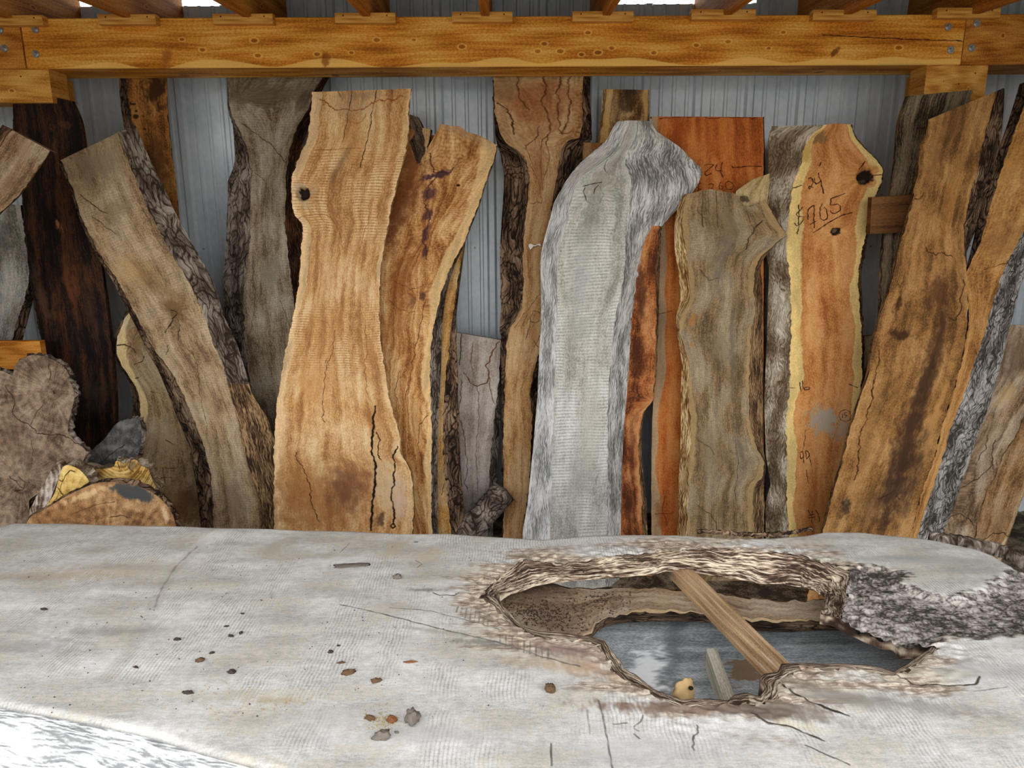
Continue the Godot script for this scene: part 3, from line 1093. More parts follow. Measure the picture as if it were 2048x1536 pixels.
	for e in 15:
		var g := e / 14.0
		var r := PackedVector3Array()
		var u := PackedVector2Array()
		for i in dense.size():
			var tg := (dense[mini(i + 6, dense.size() - 1)] - dense[maxi(i - 6, 0)]).normalized()
			var out := Vector2(-tg.y, tg.x)
			if out.y < 0.0 and absf(tg.x) > 0.3:
				out = -out
			var p := dense[i] + out * (0.15 * g - 0.01)
			var y := t - 0.004 - 0.085 * pow(g, 1.5) + (0.005 * rough_noise.get_noise_2d(i * 6.0, g * 700.0) + 0.003 * rough_noise.get_noise_2d(i * 16.0, g * 2200.0)) * minf(1.0, g * 6.0)
			r.append(Vector3(p.x, y, p.y + 1.6))
			u.append(Vector2(0.05 + g * 0.3, i * 0.0046))
		rows.append(r)
		uvs.append(u)
	var w := Build.new()
	w.grid(rows, uvs)
	part("live_edge", w.mesh(barks[6]), root)
	# a loose strip of bark along the far right edge
	var sp := [1862, 1073, 1900, 1077, 1928, 1081, 1987, 1093, 2012, 1101, 2048, 1120, 2100, 1146]
	for pass_ in 2:
		var strip := Build.new()
		var pts := outline(sp) if pass_ == 0 else outline([1395, 1061, 1440, 1063, 1480, 1067, 1530, 1068, 1570, 1065, 1600, 1061, 1630, 1056])
		var d2 := PackedVector2Array()
		for i in pts.size() - 1:
			for k in 8:
				d2.append(pts[i].lerp(pts[i + 1], k / 8.0))
		var prof := [Vector2(0, -0.05), Vector2(0, 0.0), Vector2(0.004, 0.008), Vector2(0.012, 0.009), Vector2(0.016, 0.0), Vector2(0.018, -0.05)]
		var rr := []
		var uu := []
		for e in prof.size():
			var r := PackedVector3Array()
			var u := PackedVector2Array()
			for i in d2.size():
				var tg := (d2[mini(i + 2, d2.size() - 1)] - d2[maxi(i - 2, 0)]).normalized()
				var out := Vector2(tg.y, -tg.x)
				var wob := 0.0025 * rough_noise.get_noise_2d(i * 60.0, e * 40.0 + pass_ * 500.0)
				var p: Vector2 = d2[i] + out * (prof[e].x * (1.0 if pass_ == 0 else 0.5) + wob + (0.012 if pass_ == 0 else 0.0))
				r.append(Vector3(p.x, t + prof[e].y * (0.7 if pass_ == 0 else 0.2) + wob, p.y + 1.6))
				u.append(Vector2(e * 0.02 + 0.1, i * 0.006))
			rr.append(r)
			uu.append(u)
		rr.reverse()
		uu.reverse()
		strip.grid(rr, uu)
		part("bark", strip.mesh(barks[0 if pass_ == 0 else 1]), root)


func r_last(rows: Array, i: int) -> Vector3:
	return rows[rows.size() - 1][i]


func along(poly: PackedVector2Array, also: PackedFloat32Array, from: int, to: int, f: float) -> Array:   # [point, drop] a share f of the way between two corners
	var n := poly.size()
	var total := 0.0
	for i in range(from, to):
		total += poly[i % n].distance_to(poly[(i + 1) % n])
	var left := total * f
	for i in range(from, to):
		var d := poly[i % n].distance_to(poly[(i + 1) % n])
		if left <= d or i == to - 1:
			var k := clampf(left / maxf(d, 1e-6), 0.0, 1.0)
			return [poly[i % n].lerp(poly[(i + 1) % n], k), lerpf(also[i % n], also[(i + 1) % n], k) if also else 0.0]
		left -= d
	return [poly[to % n], also[to % n] if also else 0.0]


func paint_big(j: Dictionary, noise: FastNoiseLite) -> void:
	var w: int = j.w
	var h: int = j.h
	var buf := PackedByteArray()
	buf.resize(w * h * 3)
	var dark := c255("8f8b84")
	var base := c255("bcb8b0")
	var light := c255("dedad4")
	var dirt := c255("ac9f88")
	var rot_a := c255("75604f")
	var rot_b := c255("a98f76")
	var rot_c := c255("dccbb0")
	var bark_a := c255("3c3530")
	var bark_b := c255("857c73")
	var bark_c := c255("b9b1a8")
	var cell := FastNoiseLite.new()
	cell.noise_type = FastNoiseLite.TYPE_CELLULAR
	cell.cellular_return_type = FastNoiseLite.RETURN_DISTANCE2_SUB
	cell.fractal_type = FastNoiseLite.FRACTAL_NONE
	cell.seed = 5
	var at := 0
	var rough := 77
	for y in h:
		var z := BZ0 + (BZ1 - BZ0) * y / h
		for x in w:
			var X := BX0 + (BX1 - BX0) * x / w
			var sh := sample(sd_hole, X, z)
			if sh < -0.05:
				at += 3
				continue
			var n1 := noise.get_noise_2d(X * 900.0, z * 9000.0)
			var n1b := noise.get_noise_2d(X * 4000.0 + 50.0, z * 24000.0)
			var n2 := noise.get_noise_2d(X * 260.0 + 500.0, z * 1500.0)
			var n3 := noise.get_noise_2d(X * 300.0 + 900.0, z * 420.0)
			var n4 := noise.get_noise_2d(X * 2600.0, z * 2600.0 + 300.0)
			rough = (rough * 1103515245 + 12345) & 0x7fffffff
			var grit := rough / 2147483647.0 - 0.5
			var saw_mask := clampf(0.55 + 0.9 * n3 + 0.25 * n2, 0.0, 1.0)
			var saw := sin((X + 0.05 * (z + 1.7) * (z + 1.7) + 0.0025 * n2) * TAU / 0.0088 + n3) * (0.5 + 0.5 * noise.get_noise_2d(X * 700.0 + 31.0, z * 160.0))
			var t := 0.58 + 0.07 * n1 + 0.1 * n1b + 0.08 * n2 + 0.13 * n3 + 0.09 * n4 + 0.3 * grit - 0.36 * smoothstep(0.1, 0.7, saw) * saw_mask
			var c := dark.lerp(base, clampf(t * 2.0, 0.0, 1.0)) if t < 0.5 else base.lerp(light, clampf(t * 2.0 - 1.0, 0.0, 1.0))
			c = c.lerp(dirt * (0.85 + 0.3 * t), 0.38 * smoothstep(0.25, 0.7, -n3 * 0.8 + n4 * 0.45 + n2 * 0.4))
			# rotten wood round the hollow
			var sr := sample(sd_rim, X, z)
			var near := smoothstep(0.12, 0.0, sr + 0.05 * n3 + 0.05 * n2 + 0.02 * n4) if sh < 0.2 else 0.0
			if near > 0.0:
				var rt := 0.5 + 0.5 * n1 + 0.5 * n1b + 0.35 * n4 + 0.25 * grit + 0.2 * n2 + 0.14 * saw
				var rc := rot_a.lerp(rot_b, clampf(rt * 2.0, 0.0, 1.0)) if rt < 0.5 else rot_b.lerp(rot_c, clampf(rt * 2.0 - 1.0, 0.0, 1.0))
				c = c.lerp(rc, near * (0.72 if sr > 0.0 else 0.95))
			var sb := sample(sd_bark, X, z)
			if sb < 0.02:
				var f := smoothstep(0.012, -0.006, sb + 0.01 * n4 + 0.008 * n1)
				var e := cell.get_noise_2d(X * 2300.0 + 40.0 * n4 + z * 1500.0, z * 5200.0 + 30.0 * n2) + 1.0
				var bt := 0.1 + 0.42 * smoothstep(0.0, 0.22, e) + 0.16 * n1b + 0.3 * n4 + 0.34 * grit + 0.25 * n3 + 0.25 * noise.get_noise_2d(X * 9000.0, z * 9000.0)
				var bc := bark_a.lerp(bark_b, clampf(bt * 2.0, 0.0, 1.0)) if bt < 0.5 else bark_b.lerp(bark_c, clampf(bt * 2.0 - 1.0, 0.0, 1.0))
				c = c.lerp(bc, f)
			buf[at] = clampi(int(c.x), 0, 255)
			buf[at + 1] = clampi(int(c.y), 0, 255)
			buf[at + 2] = clampi(int(c.z), 0, 255)
			at += 3
	var size := Vector2(w, h)
	overlays(j, buf, noise, func(p: Vector2) -> Vector2: return (plan(p.x, p.y) - Vector2(BX0, BZ0)) / Vector2(BX1 - BX0, BZ1 - BZ0) * size, Vector2(w / (BX1 - BX0), h / (BZ1 - BZ0)))
	j.img = Image.create_from_data(w, h, false, Image.FORMAT_RGB8, buf)


func _ready() -> void:
	view = Basis.from_euler(Vector3(deg_to_rad(PITCH), 0, deg_to_rad(ROLL)))
	var cam := Camera3D.new()
	cam.name = "camera"
	cam.fov = rad_to_deg(2.0 * atan(768.0 / FOCAL))
	cam.transform = Transform3D(view, EYE)
	cam.near = 0.05
	add_child(cam)
	cam.current = true
	var env := Environment.new()
	var sky := ProceduralSkyMaterial.new()
	sky.sky_top_color = Color(0.93, 0.95, 0.98)
	sky.sky_horizon_color = Color(1.0, 0.985, 0.955)
	sky.ground_bottom_color = Color(0.42, 0.40, 0.37)
	sky.ground_horizon_color = Color(0.55, 0.54, 0.52)
	sky.sky_energy_multiplier = 1.0
	env.sky = Sky.new()
	env.sky.sky_material = sky
	env.background_mode = Environment.BG_SKY
	env.background_energy_multiplier = 1.0
	env.tonemap_mode = Environment.TONE_MAPPER_LINEAR
	env.tonemap_exposure = 4.0
	env.sdfgi_enabled = true
	env.ssao_enabled = true
	env.ssil_enabled = true
	var we := WorldEnvironment.new()
	we.name = "daylight"
	we.environment = env
	add_child(we)

	rng.seed = 20
	rough_noise.noise_type = FastNoiseLite.TYPE_SIMPLEX
	rough_noise.fractal_type = FastNoiseLite.FRACTAL_NONE
	rough_noise.frequency = 0.01
	rough_noise.seed = 3
	plate_noise.noise_type = FastNoiseLite.TYPE_CELLULAR
	plate_noise.cellular_return_type = FastNoiseLite.RETURN_DISTANCE2_SUB
	plate_noise.fractal_type = FastNoiseLite.FRACTAL_NONE
	plate_noise.frequency = 0.01
	plate_noise.seed = 8
	bark_kinds()
	shell()
	timber_frame()
	wall_slabs()
	log_rounds()
	big_slab()
	lower_stack()
	litter()
	finish_painting()


func bark_kinds() -> void:
	var kinds := [
		{"dark": "31271f", "base": "716458", "light": "a2978b", "plates": 0.7, "px": 7.0, "py": 3.4, "streaks": 0.35},                                          # 0 grey craggy
		{"dark": "20160f", "base": "674f3c", "light": "9c8268", "plates": 0.75, "px": 8.0, "py": 3.6, "streaks": 0.35},                                         # 1 brown
		{"dark": "67645f", "base": "aaa8a3", "light": "dedcd8", "plates": 0.0, "px": 5.0, "py": 2.0, "streaks": 0.75},                                          # 2 bare and weathered
		{"dark": "4f3f2f", "base": "8a775d", "light": "bcae95", "plates": 0.3, "px": 9.0, "py": 8.0, "streaks": 0.4, "lichen": "bdb5a8", "lichens": 0.5},       # 3 mottled
		{"dark": "6b4522", "base": "b58a55", "light": "e6cf9f", "plates": 0.0, "px": 5.0, "py": 2.0, "streaks": 0.95},                                          # 4 pale live edge
		{"dark": "33241a", "base": "6f5237", "light": "a98a62", "plates": 0.0, "px": 5.0, "py": 2.0, "streaks": 0.95},                                          # 5 bark peeled off
		{"dark": "8a8a88", "base": "d3d2ce", "light": "efeeec", "plates": 0.0, "px": 5.0, "py": 2.0, "streaks": 0.8},                                           # 6 bleached, lightened further to stand for sunlight
		{"dark": "3d3732", "base": "8f8a85", "light": "bfbab4", "plates": 0.75, "px": 9.0, "py": 5.0, "streaks": 0.3},                                          # 7 grey ash-like plates
		{"dark": "1a0f09", "base": "40291a", "light": "6a452a", "plates": 0.0, "px": 5.0, "py": 2.0, "streaks": 0.8},                                           # 8 dark side
		{"dark": "3a2c23", "base": "8c7461", "light": "d8c9b0", "plates": 0.0, "px": 5.0, "py": 2.0, "streaks": 1.0},                                           # 9 rotten wood
	]
	for k in kinds:
		var m := textured(1.1 if k.plates > 0.3 else 0.5, 0.92)
		barks.append(paint_job("bark", 256, 1024, k, m))


func shell() -> void:
	var dirt := textured(0.6, 0.95)
	paint_job("plain", 512, 512, {"dark": "3d3328", "base": "6b5d4c", "light": "94866f"}, dirt)
	dirt.uv1_scale = Vector3(0.5, 0.5, 0.5)
	dirt.uv1_triplanar = true
	var ground := BoxMesh.new()
	ground.size = Vector3(8, 0.2, 4.7)
	ground.material = dirt
	structure(part("floor", ground, self, Transform3D(Basis(), Vector3(0, -0.1, -2.25))), "packed dirt floor of the shed")
	var pale_bounce := textured(0.6, 0.95)  # unseen pale ground, added to bounce light up under the roof
	paint_job("plain", 256, 256, {"dark": "827d74", "base": "b0aba1", "light": "cfcac0"}, pale_bounce)
	pale_bounce.uv1_triplanar = true
	var bounce_ground := BoxMesh.new()
	bounce_ground.size = Vector3(40, 0.2, 25)
	bounce_ground.material = pale_bounce
	structure(part("ground", bounce_ground, self, Transform3D(Basis(), Vector3(0, -0.11, 12.6))), "pale unseen ground added in front of the shed to bounce light")
	var steel := textured(0.0, 0.33)
	steel.metallic = 0.1
	steel.metallic_specular = 0.5
	paint_job("plain", 256, 1024, {"dark": "bdc9d1", "base": "ced8df", "light": "dce4ea", "fx": 0.5, "fy": 0.3, "amount": 0.5}, steel)
	var zinc := plain("9aa0a2", 0.4, 0.7)
	# back wall: ribbed steel sheets
	var wall := Node3D.new()
	wall.name = "wall_back"
	wall.position = Vector3(0, 0, WALL_Z)
	add_child(wall)
	structure(wall, "grey ribbed sheet metal wall behind the slabs")
	var pitch := 0.3048
	var profile := PackedVector2Array()
	for m in 3:
		var x := m * pitch
		for q in [Vector2(0, 0.019), Vector2(0.016, 0.019), Vector2(0.03, 0.0)]:
			profile.append(Vector2(x, 0) + q)
		for s in 3:
			var c := x + 0.012 + pitch * (s + 1) / 4.0
			for q in [Vector2(-0.013, 0.0), Vector2(-0.007, 0.009), Vector2(0.007, 0.009), Vector2(0.013, 0.0)]:
				profile.append(Vector2(c, 0) + q)
		for q in [Vector2(pitch - 0.030, 0.0), Vector2(pitch - 0.016, 0.019)]:
			profile.append(Vector2(x, 0) + q)
	profile.append(Vector2(3 * pitch, 0.019))
	var x0 := at_z(869, 200, WALL_Z).x + 0.025
	for s in range(-5, 6):
		var left := x0 + s * 3.0 * pitch
		var top := 3.118
		if s == -1 or s == 0:
			top = 3.17
		if s >= 2:
			top = 3.16
		var b := Build.new()
		var rows := []
		var uvs := []
		var back := []
		for y in [top, 0.0]:
			var r := PackedVector3Array()
			var u := PackedVector2Array()
			var rb := PackedVector3Array()
			for p in profile:
				r.append(Vector3(left + p.x, y, p.y))
				rb.append(Vector3(left + p.x, y, p.y - 0.003))
				u.append(Vector2(p.x, 1.0 - y / 3.3))
			rb.reverse()
			rows.append(r)
			back.append(rb)
			uvs.append(u)
		# separate facets so that the ribs stay crisp
		for i in profile.size() - 1:
			b.grid([rows[0].slice(i, i + 2), rows[1].slice(i, i + 2)], [uvs[0].slice(i, i + 2), uvs[1].slice(i, i + 2)])
		b.grid(back, uvs)
		var sheet := part("metal_sheet", b.mesh(steel), wall)
		for m in 3:
			for y: float in [2.78, 1.75]:
				for side: float in [0.052, 0.20]:
					var cap := CylinderMesh.new()
					cap.top_radius = 0.004
					cap.bottom_radius = 0.0065
					cap.height = 0.005
					cap.radial_segments = 8
					cap.rings = 1
					cap.material = zinc
					if absf(left + m * pitch + side) < 3.1:
						part("screw", cap, sheet, Transform3D(Basis(Vector3.RIGHT, PI / 2), Vector3(left + m * pitch + side, y, 0.0035)))
	var board := plain("5d4a38")
	for e in [-1.0, 1.0]:  # unseen side walls, added to darken the corners
		var m := BoxMesh.new()
		m.size = Vector3(0.08, 3.3, 4.0)
		m.material = board
		structure(part("wall_left_added" if e < 0.0 else "wall_right_added", m, self, Transform3D(Basis(), Vector3(e * 3.6, 1.65, -2.5))))
	var roof := BoxMesh.new()
	roof.size = Vector3(7.4, 0.03, 3.9)
	roof.material = plain("b4babd", 0.5, 0.1)
	var slope := -atan(0.075)
	structure(part("ceiling", roof, self, Transform3D(Basis(Vector3.RIGHT, -slope), Vector3(0, 3.185 - 0.075 * 1.9, WALL_Z + 1.9))), "sheet metal roof over the rafters")


func timber_frame() -> void:
	var z := -3.87
	var a := at_z(40, 36, z)
	var c := at_z(1920, 133, z)
	var top := at_z(1024, 32, z).y
	var low := at_z(1024, 133, z).y
	var deep := 0.26
	var mat := textured(0.12, 0.62)
	var knots := []
	for q in [Vector2(746, 76), Vector2(694, 101), Vector2(916, 90), Vector2(1081, 85), Vector2(1068, 100), Vector2(1113, 100), Vector2(1156, 107), Vector2(1189, 103), Vector2(1216, 94), Vector2(1168, 63), Vector2(1301, 104), Vector2(501, 76), Vector2(506, 106), Vector2(625, 104), Vector2(357, 73), Vector2(396, 94), Vector2(1386, 89), Vector2(1449, 82), Vector2(1531, 96), Vector2(1558, 64), Vector2(1792, 96), Vector2(820, 76)]:
		knots.append([(q.x - 40.0) / 1880.0, (q.y - 32.0) / 101.0, 3.4 + rng.randf() * 1.8])
	paint_job("beam", 2048, 128, {"dark": "a35b12", "base": "dc902f", "light": "f5c063", "lower": 0.09, "knots": knots, "stains_and_light": [[0.32, 0.8, 10, 26, 10, "7a3f10", 0.6, 0.3], [0.15, 0.75, 16, 30, 25, "8a4b16", 0.5, 0.2], [0.864, 0.7, 9, 16, 30, "5e300c", 0.7, 0.4]], "lines": [[2.0, "3a1c08", 0.8, 2.0, 0.85, 0.38, 0.92, 0.45, 1.0, 0.51], [3.0, "e2a24e", 0.5, 1.0, 0.0, 0.42, 0.09, 0.41, 0.15, 0.38]]}, mat)
	var mid := Vector3((a.x + c.x) * 0.5, (top + low) * 0.5, z - deep * 0.5)
	var beam := thing("roof_beam", "long orange stained timber beam across the top, between the two bolted joints", "beam", Transform3D(Basis(), mid), "stained beams along the back wall")
	part("timber", bar_mesh(Vector3(c.x - a.x, top - low, deep), mat, 0.005), beam)
	var mat2 := textured(0.12, 0.65)
	paint_job("beam", 1024, 128, {"dark": "8a4a14", "base": "c07a2c", "light": "dfa04a", "knots": [[0.16, 0.4, 5.0], [0.43, 0.7, 6.0], [0.7, 0.3, 5.0], [0.86, 0.62, 4.0]]}, mat2)
	var mat3 := textured(0.12, 0.65)
	paint_job("beam", 512, 128, {"dark": "a8691f", "base": "d69845", "light": "eab765", "knots": [[0.3, 0.4, 5.0], [0.72, 0.62, 6.0]]}, mat3)
	var bolt_steel := plain("b9bcbc", 0.32, 0.85)
	var ends := [[a.x - 0.008, -1.0, "short end of orange beam left of the bolted joint at the left post"], [c.x + 0.004, 1.0, "short end of orange beam right of the bolted joint at the right post"]]
	var bolts := [[Vector2(71, 59), Vector2(72, 108), Vector2(1896, 54), Vector2(1901, 100)], [Vector2(0, 60), Vector2(9, 97)], [Vector2(1953, 47), Vector2(1943, 96)]]
	var sets := [beam]
	for e: Array in ends:
		var len := 1.2
		var x: float = e[0] + e[1] * len * 0.5
		var o := thing("roof_beam", e[2], "beam", Transform3D(Basis(), Vector3(x, mid.y, mid.z)), "stained beams along the back wall")
		part("timber", bar_mesh(Vector3(len, top - low, deep), mat2, 0.005), o)
		sets.append(o)
	for k in 3:
		for q: Vector2 in bolts[k]:
			var p := at_z(q.x, q.y, z)
			var washer := CylinderMesh.new()
			washer.top_radius = 0.017
			washer.bottom_radius = 0.019
			washer.height = 0.005
			washer.radial_segments = 20
			washer.rings = 1
			washer.material = bolt_steel
			var head := CylinderMesh.new()
			head.top_radius = 0.009
			head.bottom_radius = 0.0105
			head.height = 0.012
			head.radial_segments = 6
			head.rings = 1
			head.material = bolt_steel
			var holder: Node3D = sets[k]
			var spot := Vector3(p.x, p.y, z + 0.0025) - holder.position
			var w := part("washer", washer, holder, Transform3D(Basis(Vector3.RIGHT, PI / 2), spot))
			part("bolt_head", head, w, Transform3D(Basis(), Vector3(0, 0.008, 0)))
	# posts with the short blocks that carry the beam
	var nail := plain("2b1a0c", 0.6, 0.2)
	for side in 2:
		var zp := -4.03
		var right: bool = side == 1
		var edge_l := at_z(1836.0 if right else -70.0, 160, zp).x
		var wide := 0.2
		var x := edge_l + wide * 0.5 + (0.03 if right else 0.33)
		if not right:
			x = at_z(108, 170, zp).x - wide * 0.5
		var post := thing("shed_post", "brown timber post under the beam at the right, mostly hidden by slabs" if right else "brown timber post under the beam at the left, behind the charred slab", "post", Transform3D(Basis(), Vector3(x, 0, zp - 0.09)), "timber posts under the beam")
		var turn := Basis(Vector3.BACK, PI / 2)
		part("timber", bar_mesh(Vector3(low, wide, 0.18), mat2, 0.005), post, Transform3D(turn, Vector3(0, low * 0.5, 0)))
		var zb := -3.88
		var p0 := at_z(1854.0 if right else -190.0, 133, zb)
		var p1 := at_z(1967.0 if right else 106.0, 205, zb)
		var hb := low - p1.y
		var block := thing("bearing_block", "pale orange bearing block under the beam at the right post" if right else "pale orange bearing block under the beam at the left post", "timber block", Transform3D(Basis(), Vector3((p0.x + p1.x) * 0.5, low - hb * 0.5, zb - 0.075)), "bearing blocks at the posts")
		part("timber", bar_mesh(Vector3(p1.x - p0.x, hb, 0.15), mat3, 0.004), block)
		for q: Vector2 in [Vector2(0.8, 0.22), Vector2(0.3, 0.75), Vector2(0.55, 0.5)]:
			var dot := CylinderMesh.new()
			dot.top_radius = 0.0035
			dot.bottom_radius = 0.0035
			dot.height = 0.003
			dot.radial_segments = 8
			dot.rings = 1
			dot.material = nail
			part("nail", dot, block, Transform3D(Basis(Vector3.RIGHT, PI / 2), Vector3((q.x - 0.5) * (p1.x - p0.x), (0.5 - q.y) * hb, 0.0755)))
	# rafters and the blocks nailed below them
	var ordinal := ["first", "second", "third", "fourth", "fifth", "sixth", "seventh", "eighth", "ninth"]
	var rafter_px := [28.0, 262.0, 500.0, 736.0, 971.0, 1211.0, 1450.0, 1687.0, 1940.0]
	var block_px := [[-32, 86, 30], [194, 312, 28], [424, 546, 27], [669, 791, 25], [904, 1025, 23], [1145, 1267, 22], [1384, 1511, 18], [1627, 1752, 19], [1876, 2000, 15]]
	var tilt := atan(0.075)
	for k in 9:
		var x := at_z(rafter_px[k], 38, z).x
		var low_y := top - 0.008
		var len := 3.2
		var basis := Basis(Vector3.RIGHT, tilt) * Basis(Vector3.UP, PI / 2)
		var centre := Vector3(x, low_y, z) + Vector3(0, -0.075, 1.0).normalized() * 1.02 + Vector3(0, 0.115, 0)
		var r := thing("rafter", "%s orange rafter from the left, running up over the beam to the roof" % ordinal[k], "rafter", Transform3D(basis, centre), "rafters over the beam")
		part("timber", bar_mesh(Vector3(len, 0.23, 0.042), mat2, 0.003, 1.0), r)
		var b0 := at_z(block_px[k][0], block_px[k][2], z + 0.045)
		var b1 := at_z(block_px[k][1], block_px[k][2] + 20, z + 0.045)
		var high := b0.y - b1.y
		var bl := thing("rafter_block", "%s pale block from the left, nailed along the top of the beam under a rafter" % ordinal[k], "timber block", Transform3D(Basis(), Vector3((b0.x + b1.x) * 0.5, (b0.y + b1.y) * 0.5, z + 0.0225)), "blocks under the rafters")
		part("timber", bar_mesh(Vector3(b1.x - b0.x, high, 0.045), mat3, 0.003, 0.5), bl)
		for s: float in [-0.36, 0.36]:
			var dot := CylinderMesh.new()
			dot.top_radius = 0.0035
			dot.bottom_radius = 0.0035
			dot.height = 0.003
			dot.radial_segments = 8
			dot.rings = 1
			dot.material = nail
			part("nail", dot, bl, Transform3D(Basis(Vector3.RIGHT, PI / 2), Vector3(s * (b1.x - b0.x), high * 0.2, 0.023)))
	# short rails seen between the slabs
	var rail_at := leaning(-3.70, 0.0)
	var q0 := at_z(1742, 428, -3.70)
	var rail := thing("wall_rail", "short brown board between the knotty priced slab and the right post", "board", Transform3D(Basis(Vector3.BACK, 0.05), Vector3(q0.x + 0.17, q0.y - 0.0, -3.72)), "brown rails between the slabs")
	var shaded_brown := textured(0.12, 0.75)  # brown board, the shadow on it mixed into the colour
	paint_job("beam", 256, 128, {"dark": "432a17", "base": "6b4626", "light": "855c35", "knots": [[0.3, 0.6, 4.0]]}, shaded_brown)
	part("timber", bar_mesh(Vector3(0.34, 0.185, 0.04), shaded_brown, 0.003, 0.4), rail)
	var q1 := at_z(-40, 711, -3.62)
	var rail2 := thing("wall_rail", "orange board above the two lobed log slice at the left edge", "board", Transform3D(Basis(), Vector3(q1.x + 0.06, q1.y, -3.64)), "brown rails between the slabs")
	part("timber", bar_mesh(Vector3(0.52, 0.15, 0.04), mat2, 0.003, 0.5), rail2)


